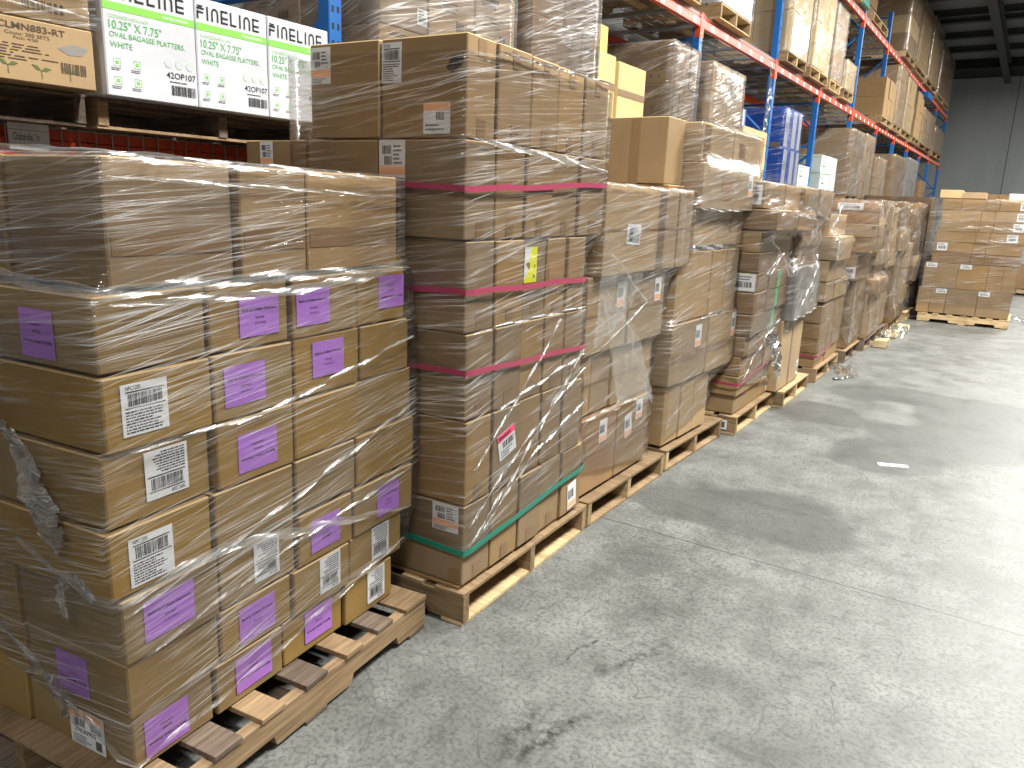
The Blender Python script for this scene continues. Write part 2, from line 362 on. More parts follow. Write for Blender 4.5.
def draw_label(pl, kind, w, h, seed):
    a, b = w / 2, h / 2; R = pl.rect
    if kind == 'purple':
        pl.slab(-a, a, -b, b, 'purple'); pl.text('Back to College Outroom', -a * .86, b * .22, w * .86, h * .10, 'ink', bold=.02)
        pl.text('Sorted', -a * .22, -b * .14, w * .22, h * .07, 'ink', bold=.01); pl.text('0 0 0 0 0', -a * .24, -b * .42, w * .27, h * .06, 'ink', bold=.01)
    elif kind == 'ship':
        pl.slab(-a, a, -b, b, 'paper'); pl.text('NPC1200', -a * .8, b * .76, w * .32, h * .08, 'ink', bold=.01)
        R(-a * .8, a * .85, b * .66, b * .71, 'ink', .0013); pl.bars(-a * .72, a * .75, b * .14, b * .62, seed=seed, n=30); R(-a * .85, a * .9, b * .04, b * .09, 'ink', .0013)
        pl.lines(-a * .85, a * .9, -b * .92, -b * .02, 8, 'ink', seed=seed)
    elif kind == 'peach':      # white label with barcodes and a peach band below
        pl.slab(-a, a, -b, b, 'paper'); R(-a * .98, a * .98, -b * .62, -b * .22, 'peach', .0010)
        pl.bars(-a * .75, -a * .05, b * .35, b * .75, seed=seed, n=14); pl.bars(-a * .6, 0, -b * .15, b * .25, seed=seed + 1, n=12); pl.lines(a * .1, a * .85, -b * .15, b * .8, 5, seed=seed)
        pl.lines(-a * .85, a * .6, -b * .95, -b * .66, 3, seed=seed + 2)
    elif kind == 'peachtop':
        pl.slab(-a, a, -b, b, 'paper'); R(-a * .98, a * .98, b * .5, b * .96, 'peach', .0010); pl.bars(-a * .05, a * .55, -b * .12, b * .38, seed=seed, n=12); pl.lines(-a * .85, a * .6, -b * .85, -b * .3, 2, seed=seed)
    elif kind == 'case':       # the bottom-corner case label
        pl.slab(-a, a, -b, b, 'paper'); R(-a * .98, a * .98, b * .55, b * .97, 'peach', .0010); pl.text('CR', -a * .62, b * .58, w * .12, h * .17, 'ink', bold=.01); pl.text('1', -a * .12, b * .58, w * .03, h * .17, 'ink'); pl.text('L', a * .5, b * .58, w * .06, h * .17, 'ink')
        pl.bars(-a * .7, -a * .1, b * .05, b * .5, seed=2, n=12); pl.bars(a * .2, a * .8, b * .05, b * .5, seed=3, n=12); pl.text('29630905', -a * .75, -b * .28, w * .62, h * .13, 'ink', bold=.01)
        pl.lines(-a * .85, a * .3, -b * .92, -b * .4, 4, seed=4); R(a * .45, a * .8, -b * .85, -b * .35, 'ink_soft', .0012)
    elif kind == 'small':
        pl.slab(-a, a, -b, b, 'paper'); pl.bars(-a * .8, a * .4, -b * .2, b * .5, seed=seed, n=10); R(-a * .9, a * .9, -b * .9, -b * .45, 'peach', .0011)
    elif kind == 'plainlabel':
        pl.slab(-a, a, -b, b, 'paper'); pl.bars(-a * .7, a * .7, -b * .6, b * .1, seed=seed, n=14); pl.lines(-a * .8, a * .8, b * .2, b * .8, 2, seed=seed)
    elif kind == 'pinkwhite':
        pl.slab(-a, a, -b, b, 'paper'); R(-a, a, b * .45, b, 'pink', .0010); pl.lines(-a * .8, a * .8, b * .5, b * .9, 1, 'ink', seed=seed, d=.0013); pl.bars(-a * .5, a * .8, -b * .2, b * .3, seed=seed, n=10); pl.lines(-a * .8, a * .8, -b * .9, -b * .3, 3, seed=seed)
    elif kind == 'yellowlabel':
        pl.slab(-a, a, -b, b, 'yellow_label'); pl.shape([(-a, -b * .8), (-a * .1, -b * .2), (-a * .4, b * .1), (0, b * .7), (0, b), (-a, b)], 'paper', .0010)
        pl.shape([(-a * .8, b * .1), (-a * .2, -b * .3), (-a * .1, b * .1), (-a * .3, b * .2)], 'tape', .0012); R(a * .55, a * .75, -b * .08, 0, 'ink', .0012); R(a * .55, a * .75, -b * .2, -b * .12, 'ink', .0012); R(a * .45, a * .7, -b * .75, -b * .58, 'ink', .0012); R(a * .6, a * .75, b * .6, b * .63, 'ink', .0012)
    elif kind == 'pinktag':
        pl.slab(-a, a, -b, b, 'pink'); pl.text('FB', -a * .5, -b * .2, w * .5, h * .3, 'paper')
    elif kind in ('tape', 'tape_dark', 'tape_green'):
        pl.slab(-a, a, -b, b, kind)
    elif kind == 'finel':
        R(-a, a, b * .43, b * .56, 'lime', .0008); pl.text('compostable', a * .25, b * .46, w * .3, h * .035, 'paper', bold=.01)
        # headline letters, drawn as strokes in the photo's rounded style
        word = 'FINELINE'; x = -a * .97; pitch = w * .96 / 7.35; st = w * .022; hh = h * .125; y0 = b * .63
        for ch in word:
            cw = pitch * .74
            if ch == 'I': R(x, x + st, y0, y0 + hh, 'ink', .0012); x += pitch * .48; continue
            if ch == 'F':
                R(x, x + st, y0, y0 + hh * .62, 'ink', .0012); R(x, x + cw * .9, y0 + hh * .42, y0 + hh * .42 + st, 'ink', .0012); R(x, x + cw, y0 + hh * .70, y0 + hh * .70 + st, 'ink', .0012)
                pl.shape([(x + cw * .05, y0 + hh), (x + cw * .2, y0 + hh * .86), (x + cw * .7, y0 + hh * .86), (x + cw * .9, y0 + hh)], 'ink', .0012)
            elif ch == 'N':
                m = 10; ro = [(x + cw / 2 - math.cos(q * math.pi / m) * cw / 2, y0 + hh * .62 + math.sin(q * math.pi / m) * hh * .38) for q in range(m + 1)]
                ri = [(x + cw / 2 - math.cos(q * math.pi / m) * (cw / 2 - st), y0 + hh * .62 + math.sin(q * math.pi / m) * (hh * .38 - st)) for q in range(m + 1)]
                for q in range(m): pl.shape([ro[q], ri[q], ri[q + 1], ro[q + 1]], 'ink', .0012)
                R(x, x + st, y0, y0 + hh * .62, 'ink', .0012); R(x + cw - st, x + cw, y0, y0 + hh * .62, 'ink', .0012)
            elif ch == 'E':
                R(x, x + st, y0, y0 + hh, 'ink', .0012)
                for q in (0, .42, 1): R(x, x + cw, y0 + (hh - st) * q, y0 + (hh - st) * q + st, 'ink', .0012)
            elif ch == 'L': R(x, x + st, y0, y0 + hh, 'ink', .0012); R(x, x + cw * .9, y0, y0 + st, 'ink', .0012)
            x += pitch * .99
        pl.text('CONSERVEWARE', -a * .9, b * .30, w * .42, h * .030, 'lime_soft'); pl.text('10.25" X 7.75"', -a * .9, b * .12, w * .56, h * .075, 'green_ink', bold=.004)
        pl.text('OVAL BAGASSE PLATTERS,', -a * .9, -b * .03, w * .82, h * .052, 'green_ink'); pl.text('WHITE', -a * .9, -b * .19, w * .23, h * .050, 'green_ink')
        for (ax, bx) in ((-.78, -.43), (-.36, -.43), (-.78, -.74), (-.36, -.74)):
            cx, cy, q = a * ax, b * bx, w * .038
            for e in ((-q, q, q * .85, q), (-q, q, -q, -q * .85), (-q, -q * .85, -q, q), (q * .85, q, -q, q)): R(cx + e[0], cx + e[1], cy + e[2], cy + e[3], 'lime_soft', .0010)
            R(cx - q * .4, cx + q * .4, cy - q * .4, cy + q * .4, 'lime', .0010); pl.lines(cx - q * 1.8, cx + q * 2, cy - q * 2.2, cy - q * 1.3, 2, 'ink_soft', seed=int(ax * 9))
        for k in range(3):
            cx, cy, q = a * (.34 + .25 * k), -b * .30, w * .045
            ring = [(cx + q * math.cos(t * math.pi / 8), cy + q * math.sin(t * math.pi / 8)) for t in range(16)]
            pl.shape(ring, 'lime_soft', .0009); pl.shape([(cx + (x - cx) * .88, cy + (y - cy) * .88) for x, y in ring], 'white', .0011)
        pl.text('42OP107', a * .28, -b * .56, w * .34, h * .055, 'ink', bold=.006); pl.lines(a * .35, a * .95, -b * .64, -b * .60, 1, 'ink', seed=3); pl.bars(a * .38, a * .96, -b * .86, -b * .68, seed=8, n=26)
    elif kind == 'clmn':
        t = 'ink_brown'; pl.text('8 x 8 x 3"', -a * .42, b * .58, w * .24, h * .13, t, bold=.01); pl.text('CLMN883-RT', a * .05, b * .70, w * .34, h * .12, t, bold=.015)
        pl.text('Count: 200 SETS', a * .12, b * .50, w * .22, h * .06, t); pl.text('Pack: 4/50', a * .2, b * .36, w * .12, h * .05, t); pl.lines(-a * .4, 0, b * .30, b * .55, 3, t, seed=6)
        pl.lines(-a * .95, a * .72, -b * .50, b * .22, 7, t, seed=5, fill=.35); pl.bars(a * .66, a * .93, -b * .62, -b * .22, 'ink_brown', 14, seed=9)
        pl.shape([(a * .64, b * .28), (a * .75, b * .08), (a * .9, b * .12), (a * .97, b * .42), (a * .8, b * .5)], 'grey', .0009)
        for k, x in enumerate((-.9, -.55, -.2, .12, .45, .75)):
            cx, cy, q = a * x, -b * (.62 + .05 * k % .12), w * .035
            pl.shape([(cx - q * 1.4, cy + q), (cx - q * .5, cy + q * .9), (cx, cy + q * .2), (cx - q * .7, cy + q * .3)], 'ink_leaf', .0010); pl.shape([(cx, cy + q * .2), (cx + q * .6, cy + q * .8), (cx + q * 1.5, cy + q * .6), (cx + q * .8, cy + q * .2)], 'ink_leaf', .0010)
            R(cx - q * .06, cx + q * .06, cy - q, cy + q * .3, 'ink_leaf', .0010)
    elif kind == 'print':
        t = 'ink_brown'; pl.lines(-a * .8, a * .5, b * .35, b * .8, 2, t, seed=seed, fill=.6); pl.lines(-a * .6, a * .7, -b * .3, b * .15, 3, t, seed=seed + 3, fill=.35); pl.bars(a * .35, a * .8, -b * .8, -b * .45, t, 12, seed=seed)
    elif kind == 'rb24':
        t = 'ink_brown'; pl.text('RB24', -a * .3, b * .2, w * .6, h * .14, 'ink', bold=.02); pl.text('COMPOSTABLE', -a * .35, -b * .1, w * .7, h * .06, t); pl.lines(-a * .6, a * .6, -b * .6, -b * .3, 2, t, seed=seed)
    elif kind == 'leafprint':
        t = 'ink_brown'; pl.lines(-a * .6, a * .2, b * .1, b * .8, 5, t, seed=seed, fill=.35); pl.bars(a * .5, a * .85, -b * .2, b * .15, t, 10, seed=seed)
        for k in range(4):
            cx, cy, q = a * (-.6 + .4 * k), -b * .6, w * .05
            R(cx - q * .12, cx + q * .12, cy - q, cy, 'ink_leaf', .001); pl.shape([(cx, cy), (cx - q, cy + q), (cx - q * .2, cy + q * .5)], 'ink_leaf', .001); pl.shape([(cx, cy), (cx + q * .2, cy + q * .5), (cx + q, cy + q)], 'ink_leaf', .001)
    elif kind == 'ringprint':
        t = 'ink_brown'; pl.text('TABLE', -a * .1, b * .62, w * .35, h * .07, t, bold=.02); pl.text('TAPAS', -a * .55, b * .35, w * .28, h * .09, t, bold=.02); pl.lines(-a * .6, a * .2, 0, b * .3, 3, t, seed=seed, fill=.35); pl.bars(a * .45, a * .85, -b * .45, -b * .05, t, 12, seed=seed)
        for k in range(6):
            cx, cy, q = a * (-.75 + .28 * k), -b * .72, w * .03
            pl.shape([(cx + q * math.cos(j * math.pi / 4), cy + q * math.sin(j * math.pi / 4)) for j in range(8)], t, .001)
    elif kind == 'bluestripes':
        R(-a * .98, -a * .55, -b * .98, b * .98, 'band_grey', .0009); R(-a * .1, a * .35, -b * .98, b * .98, 'band_grey', .0009); R(a * .62, a * .98, -b * .98, b * .98, 'band_grey', .0009); pl.text('PAPER', -a * .92, -b * .2, w * .15, h * .25, 'ink_soft', .0013)
    elif kind == 'bluefront': R(-a * .98, -a * .6, -b * .98, b * .98, 'grey', .0009); R(-a * .5, a * .6, b * .5, b * .62, 'paper', .0009)
    elif kind == 'greenprint':
        R(-a * .9, a * .9, b * .85, b * .95, 'lime', .0009); pl.lines(-a * .7, a * .3, b * .2, b * .6, 2, 'ink_soft', seed=seed, fill=.3); R(-a * .5, a * .5, -b * .35, -b * .2, 'ink_soft', .0009); R(-a * .6, -a * .1, -b * .8, -b * .5, 'lime_soft', .0009)
    elif kind == 'hole': pl.shape([(-a, -b * .4), (-a * .5, b * .5), (a * .2, b * .7), (a, b), (a, 0), (a * .3, -b * .5), (-a * .2, -b)], 'hole', .0006)
    elif kind == 'redpatch': pl.slab(-a, a, -b, b, 'orange', .0006)
PARTNAME = {'purple': 'purple_sticker', 'ship': 'shipping_label', 'peach': 'shipping_label', 'peachtop': 'shipping_label', 'case': 'shipping_label', 'small': 'shipping_label', 'plainlabel': 'shipping_label',
    'pinkwhite': 'shipping_label', 'yellowlabel': 'yellow_label', 'pinktag': 'pink_sticker', 'tape': 'packing_tape', 'tape_dark': 'packing_tape', 'tape_green': 'green_tape', 'hole': 'torn_hole', 'redpatch': 'cardboard_patch'}

# ------------------------------------------------------------------ cartons
CART = []
ORD = ['top', 'second', 'third', 'fourth', 'fifth', 'sixth', 'seventh', 'eighth', 'ninth', 'tenth', 'eleventh', 'twelfth']
class Frame:
    def __init__(s, ox, oy, deg):
        s.o = Vector((ox, oy, 0)); s.deg = deg; t = math.radians(deg); s.u = Vector((-math.sin(t), math.cos(t), 0)); s.v = Vector((-math.cos(t), -math.sin(t), 0))
    def P(s, u, v, z): return s.o + s.u * u + s.v * v + Vector((0, 0, z))
def carton(fr, u0, u1, v0, v1, z0, z1, mat, label, group, cid=None, lean=0, look=None):
    c = dict(fr=fr, b=[u0, u1, v0, v1, z0, z1], mat=mat, label=label, group=group, decor=[], lean=lean, cat='box')
    CART.append(c); return c
def stack(fr, phrase, layers, mat='kraft', decor=(), tape=None, jit=.007, group=None, noun='carton', prints=0):
    """layers top to bottom: (z0, z1, us, vs[, mat]). decor: (kind, face, c, z, w, h, rot)"""
    out = []; group = group or ('cartons in the ' + phrase)
    n = len(layers)
    for li, ly in enumerate(layers):
        z0, z1, us, vs = ly[:4]; m = ly[4] if len(ly) > 4 else mat
        lw = 'top layer' if li == 0 else ('bottom layer' if li == n - 1 else ORD[li] + ' layer down')
        k = len(us) - 1
        for i in range(k):
            cw = 'aisle side' if k == 1 else ('near aisle corner' if i == 0 else ('far aisle corner' if i == k - 1 else ORD[i] + ' along aisle'))
            g = random.uniform(.3, 1.3) * jit + .002
            c = carton(fr, us[i] + g * .5 + .001, us[i + 1] - g * .5 - .001, vs[0] + random.uniform(-jit, jit), vs[1] - .002, z0 + .001, z1 - .001 - random.uniform(0, .002), m, (lw, cw, phrase, noun), group)
            c['face'] = ('A', 'E') if i == 0 else ('A',); out.append(c)
        for j in range(1, len(vs) - 1):
            cw = 'end face' + (' behind corner' if j == 1 else ' farthest inward')
            c = carton(fr, us[0] + random.uniform(-jit, jit), us[0] + (vs[1] - vs[0] if us[1] - us[0] > .6 else max(us[1] - us[0], .25)) - .004, vs[j] + .004, vs[j + 1] - .003, z0 + .001, z1 - .002, m, (lw, cw, phrase, noun), group)
            c['face'] = ('E',); out.append(c)
    for d in decor:
        kind, face, a, z, w, h = d[:6]; rot = d[6] if len(d) > 6 else 0
        best = None
        for c in out:
            if face not in c['face']: continue
            u0, u1, v0, v1, z0, z1 = c['b']
            lo, hi = (u0, u1) if face == 'A' else (v0, v1)
            dd = max(lo - a, 0, a - hi) + max(z0 - z, 0, z - z1)
            if best is None or dd < best[0] - 1e-6: best = (dd, c)
        c = best[1]; u0, u1, v0, v1, z0, z1 = c['b']; lo, hi = (u0, u1) if face == 'A' else (v0, v1)
        w = min(w, hi - lo - .004) ; h = min(h, z1 - z0 - .004)
        a = min(max(a, lo + w / 2 + .002), hi - w / 2 - .002); z = min(max(z, z0 + h / 2 + .002), z1 - h / 2 - .002)
        c['decor'].append((kind, face, a, z, w, h, rot))
    if prints:
        for c in out:
            u0, u1, v0, v1, z0, z1 = c['b']
            if c['decor'] and prints != 2: continue
            if 'A' in c['face'] and random.random() < .85: c['decor'].append(('print', 'A', (u0 + u1) / 2, (z0 + z1) / 2, (u1 - u0) * .8, (z1 - z0) * .75, 0))
            if 'E' in c['face'] and not any(d[1] == 'E' for d in c['decor']): c['decor'].append(('print', 'E', v0 + (v1 - v0) / 2, (z0 + z1) / 2, (v1 - v0) * .8, (z1 - z0) * .75, 0))
    if tape:   # (kind, faces, frac width, height) bands applied on every carton
        for c in out:
            u0, u1, v0, v1, z0, z1 = c['b']
            for (mode, size) in tape:
                if mode == 'hmid' and 'A' in c['face']: c['decor'].insert(0, ('tape', 'A', (u0 + u1) / 2, (z0 + z1) / 2, u1 - u0 - .004, size, 0))
                if mode == 'hmidE' and 'E' in c['face']: c['decor'].insert(0, ('tape', 'E', (v0 + v1) / 2, (z0 + z1) / 2, v1 - v0 - .004, size, 0))
                if mode == 'tabs' and 'A' in c['face']:
                    c['decor'].insert(0, ('tape', 'A', (u0 + u1) / 2, z0 + .035, min(.05, (u1 - u0) * .3), .06, 0))
                if mode == 'tabtop' and 'A' in c['face']: c['decor'].insert(0, ('tape', 'A', (u0 + u1) / 2, z1 - .035, min(.05, (u1 - u0) * .3), .06, 0))
                if mode == 'vmid' and 'A' in c['face']: c['decor'].insert(0, ('tape', 'A', (u0 + u1) / 2, (z0 + z1) / 2, size, z1 - z0 - .004, 0))
    return out
LOOK = {'kraft': 'brown', 'ochre': 'golden brown', 'pale': 'pale brown', 'cream': 'cream', 'brown': 'dark brown', 'orange': 'orange-brown', 'yellow': 'yellow', 'white': 'white', 'mint': 'white and green', 'blue': 'blue', 'grey': 'grey', 'dark': 'deep brown'}
FLATK = ('finel', 'clmn', 'rb24', 'ringprint', 'leafprint', 'bluestripes', 'greenprint', 'print')
def realise(limit=296):
    def size(c):
        u0, u1, v0, v1, z0, z1 = c['b']; p = c['fr'].P((u0 + u1) / 2, v0 if 'A' in c['face'] else (v0 + v1) / 2, (z0 + z1) / 2); d = p - CPOS
        dep = max(d.dot(CF), .3); ar = (z1 - z0) / dep
        wA = (u1 - u0) * abs(d.x) / dep if 'A' in c['face'] else 0; wE = (v1 - v0) if 'E' in c['face'] else 0
        x = 512 + 768 * d.dot(CR) / dep; y = 384 - 768 * d.dot(CU) / dep
        vis = 1 if -60 < x < 1080 and -60 < y < 820 else .0001
        return ar * max(wA / dep, wE / dep, .002) * vis * (5 if c['decor'] and c['decor'][0][0] not in ('tape', 'print') else 1)
    CART.sort(key=lambda c: -size(c))
    seen = set(); rest = MB()
    for i, c in enumerate(CART):
        fr = c['fr']; u0, u1, v0, v1, z0, z1 = c['b']; hx, hy, hz = (v1 - v0) / 2, (u1 - u0) / 2, z1 - z0
        loc = fr.P((u0 + u1) / 2, (v0 + v1) / 2, z0); rz = math.radians(fr.deg) + random.uniform(-.004, .004)
        b = min(.004, hz * .06)
        near = loc.y < 8
        if i >= limit:
            rest.box(-hx, hx, -hy, hy, 0, hz, c['mat'], 0, 0, Matrix.Translation(loc) @ Matrix.Rotation(rz, 4, 'Z')); continue
        flat = any(d[0] in FLATK for d in c['decor'])
        mb = MB(); mb.box(-hx, hx, -hy, hy, 0, hz, c['mat'], b, 0 if flat else .0011, edge='cut_edge' if c['mat'] in ('ochre', 'kraft', 'brown', 'pale', 'orange') and near else None)
        parts = c['decor']
        if parts: root = empty('carton', loc, rz); body = mb.build('cardboard_body', root)
        else: root = mb.build('carton'); root.location = loc; root.rotation_euler = (0, 0, rz)
        tapes = 0
        for k, (kind, face, a, z, w, h, rot) in enumerate(parts):
            off = .0013 if kind.startswith('tape') or kind == 'redpatch' else (.0002 if flat and kind in FLATK else .0022)
            d = MB()
            if face == 'A': pl = Plane2(d, (hx + off, a - (u0 + u1) / 2, z - z0), (0, 1, 0), (0, 0, 1), (1, 0, 0), rot)
            else: pl = Plane2(d, ((v0 + v1) / 2 - a, -hy - off, z - z0), (1, 0, 0), (0, 0, 1), (0, -1, 0), rot)
            draw_label(pl, kind, w, h, 3 + i + k)
            o = d.build(PARTNAME.get(kind, 'printed_panel'), root)
            if kind == 'peach' or kind == 'peachtop': o['label'] = 'white and peach shipping label'
            if kind == 'purple': o['label'] = 'purple sticker with black lettering'
        lw, cw, phrase, noun = c['label']
        kinds = [d[0] for d in parts]; look = LOOK[c['mat']]
        extra = 'purple-stickered ' if 'purple' in kinds else ('labelled ' if any(q in kinds for q in ('ship', 'peach', 'peachtop', 'small', 'case', 'plainlabel', 'pinkwhite', 'yellowlabel')) else '')
        lab = f'{extra}{look} {noun}, {lw}, {cw}, {phrase}'
        if len(lab.split()) > 16: lab = lab.replace('end face behind corner', 'behind corner').replace(' layer down', ' down').replace(' along aisle', ' along')
        if len(lab.split()) > 16: lab = lab.replace('near aisle corner', 'near corner').replace('far aisle corner', 'far corner').replace('farthest inward', 'farthest in')
        if len(lab.split()) > 16: lab = lab.replace('on the second level', 'level two').replace('on the top level', 'top level')
        if lab in seen: print('DUPLABEL', lab)
        if not 4 <= len(lab.split()) <= 16: print('LEN', len(lab.split()), lab)
        seen.add(lab); tag(root, lab, 'box', c['group'])
    if rest.v:
        o = rest.build('carton'); tag(o, 'many far brown cartons in the distant rack and floor stacks', 'boxes', 'distant cartons', 'stuff')
    print('CARTONS', len(CART))

# ------------------------------------------------------------------ stretch wrap
def wrap(fr, layers, mat, label, group='stretch wrap around pallet stacks', off=.010, dz=.022, zlo=None, ztop=None, ripple=.004, folds=(), du=.05, vmax=None, topfold=.05, seed=0):
    ext = []
    for ly in layers:
        z0, z1, us, vs = ly[:4]; ext.append((z0, z1, us[0], us[-1], vs[0], vs[-1] if vmax is None else min(vs[-1], vmax)))
    ztop = ztop or max(e[1] for e in ext); zb = min(e[0] for e in ext)
    V1 = max(e[5] for e in ext)
    def prof(z):
        acc = [0, 0, 0]; n = 0
        for k in range(-3, 4):
            zz = min(max(z + k * .012, zb + .001), ztop - .001); best = None
            for e in ext:
                if e[0] - .005 <= zz <= e[1] + .005:
                    q = (e[2], e[3], e[4]); best = q if best is None else (min(best[0], q[0]), max(best[1], q[1]), min(best[2], q[2]))
            if best is None: continue
            for j in range(3): acc[j] += best[j]
            n += 1
        return [a / max(n, 1) for a in acc]
    def hull(z):   # film bridges between the widest layers, so take the outermost within a small window
        a = prof(z); 
        for k in (-2, -1, 1, 2):
            b = prof(z + k * .02); w = .0
            a = [min(a[0], b[0] + abs(k) * .012), max(a[1], b[1] - abs(k) * .012), min(a[2], b[2] + abs(k) * .012)]
        return a
    zl = zlo or (zb, zb, zb)     # (inner end, near corner, far corner) lower edge heights
    rows = []; nz = max(3, int((ztop - min(zl)) / dz)); uvs = []
    for i in range(nz + 1 + (2 if topfold else 0)):
        row = []; uvr = []
        t = min(i / nz, 1.0); inset = 0 if i <= nz else (i - nz) * topfold; lift = .008 if i > nz else 0
        # perimeter samples
        uN, uF, vA = 0, 0, 0
        z_ref = zb + (ztop - zb) * t
        a = hull(z_ref)
        nU = max(4, int((a[1] - a[0]) / du)); nV = max(4, int((V1 - a[2]) / du))
        if i == 0: NU, NV = nU, nV
        per = []
        for j in range(NV): per.append(('E', j / NV))
        for j in range(NU): per.append(('A', j / NU))
        for j in range(NV): per.append(('F', j / NV))
        for j in range(NU): per.append(('R', j / NU))
        s = 0
        for side, q in per:
            lo = zl[0] + (zl[1] - zl[0]) * q if side == 'E' else (zl[1] + (zl[2] - zl[1]) * q if side == 'A' else (zl[2] if side == 'F' else zl[2] + (zl[0] - zl[2]) * q))
            z = lo + (ztop - lo) * t; e = hull(z)
            ua, ub, va, vb = e[0] - off + inset, e[1] + off - inset, e[2] - off + inset, V1 + off - inset
            if side == 'E': u, v, nn = ua, vb + (va - vb) * q, (-1, 0); s = q * (vb - va) - (vb - va)
            elif side == 'A': u, v, nn = ua + (ub - ua) * q, va, (0, -1); s = q * (ub - ua)
            elif side == 'F': u, v, nn = ub, va + (vb - va) * q, (1, 0); s = (ub - ua) + q * (vb - va)
            else: u, v, nn = ub + (ua - ub) * q, vb, (0, 1); s = (ub - ua) + (vb - va) + q * (ub - ua)
            r = noise.noise(Vector((s * 4 + seed * 3.1, z * 16 + s * 1.5, seed))) * ripple
            r += abs(noise.noise(Vector((s * 2, z * 5, seed + 5)))) * ripple
            if q == 0: r = ripple * .5
            r = max(r, -off * .25)
            row.append(fr.P(u + nn[0] * r, v + nn[1] * r, z + lift)); uvr.append((s, z))
        rows.append(row); uvs.append(uvr)
    mb = MB(); nc = len(rows[0])
    def uvf(i, j):
        if j >= nc: x = uvs[i][nc - 1]; return (x[0] + du, x[1])
        return uvs[i][j]
    mb.grid(rows, mat, uvf, closed=True)
    o = mb.build('stretch_wrap', smooth=True); tag(o, label, 'plastic wrap', group)
    for (pts, w, fm) in folds:    # ropes/bands of gathered film: pts = (side, pos 0..1, z)
        fm = fm or 'film_fold'; path = []
        dense = []
        for k in range(len(pts) - 1):
            (u0, v0, z0), (u1, v1, z1) = pts[k], pts[k + 1]
            n = max(2, int(math.dist(pts[k], pts[k + 1]) / .03))
            for q in range(n): t = q / n; dense.append((u0 + (u1 - u0) * t, v0 + (v1 - v0) * t, z0 + (z1 - z0) * t))
        dense.append(pts[-1]); R0 = []; nd = len(dense)
        for k, (u, v, z) in enumerate(dense):
            e = hull(z); onE = v > e[2] + .02 and u <= e[0] + .03
            ww = w * (.55 + .6 * abs(noise.noise(Vector((k * .23, seed, w * 50))))) * min(1, .25 + 4 * min(k, nd - 1 - k) / nd)
            line = []
            for q in range(4):
                zz = z + ww * (q / 3 - .5); o2 = off + .006 + .007 * math.sin(q * 1.9 + k * .7) + .004 * noise.noise(Vector((k * .5, q, 3)))
                if onE: line.append(fr.P(e[0] - o2, v, zz))
                else: line.append(fr.P(max(u, e[0] - o2), e[2] - o2, zz))
            R0.append(line)
        f = MB(); f.grid(R0, fm, lambda i, j: (i * .03, j * w / 3)); fo = f.build('film_fold', o, smooth=True)
    return o
def ribbon(fr, layers, pts, w, mat, label, group, off=.017):
    """flat band pressed round the stack; pts in (u, v, z)"""
    mb = MB(); rows = []
    for (u, v, z) in pts:
        nrm = Vector((0, 0, 0)); rows.append((fr.P(u, v, z - w / 2), fr.P(u, v, z + w / 2)))
    n = len(pts); R = []
    for k in range(n):
        a = Vector(rows[max(k - 1, 0)][0]); b = Vector(rows[min(k + 1, n - 1)][0]); t = (b - a).normalized(); nv = t.cross(Vector((0, 0, 1))).normalized() * .0009
        lo, hi = rows[k]; R.append([lo - nv, hi - nv, hi + nv, lo + nv])
    mb.grid(R, mat, closed=True); o = mb.build('strap_band', recalc=True); tag(o, label, 'strap', group); return o
def crumple(fr, spine, w, mat, label, seed=1, name='film_scrap', amp=.02, nw=7, rise=(1, 0)):
    """torn, gathered film hanging off a stack: spine points in (u, v, z)"""
    mb = MB(); dense = []
    for k in range(len(spine) - 1):
        for q in range(8): t = q / 8; dense.append([spine[k][i] + (spine[k + 1][i] - spine[k][i]) * t for i in range(4)])
    dense.append(list(spine[-1])); rows = []
    for k, (u, v, z, ww) in enumerate(dense):
        r = []
        for j in range(nw):
            t = j / (nw - 1) - .5
            n1 = noise.noise(Vector((k * .55, j * 1.3, seed))); n2 = noise.noise(Vector((k * .4, j * 1.1, seed + 9)))
            d = abs(n1) * amp * 1.6
            if rise[0]: r.append(fr.P(u - .012 - d, v + t * ww + n2 * ww * .25, z + n2 * amp + t * ww * .15))
            else: r.append(fr.P(u + t * ww + n2 * ww * .25, v - .012 - d, z + n2 * amp + t * ww * .15))
        rows.append(r)
    mb.grid(rows, mat, lambda i, j: (i * .02, j * .02)); o = mb.build(name, smooth=True); tag(o, label, 'plastic wrap'); return o

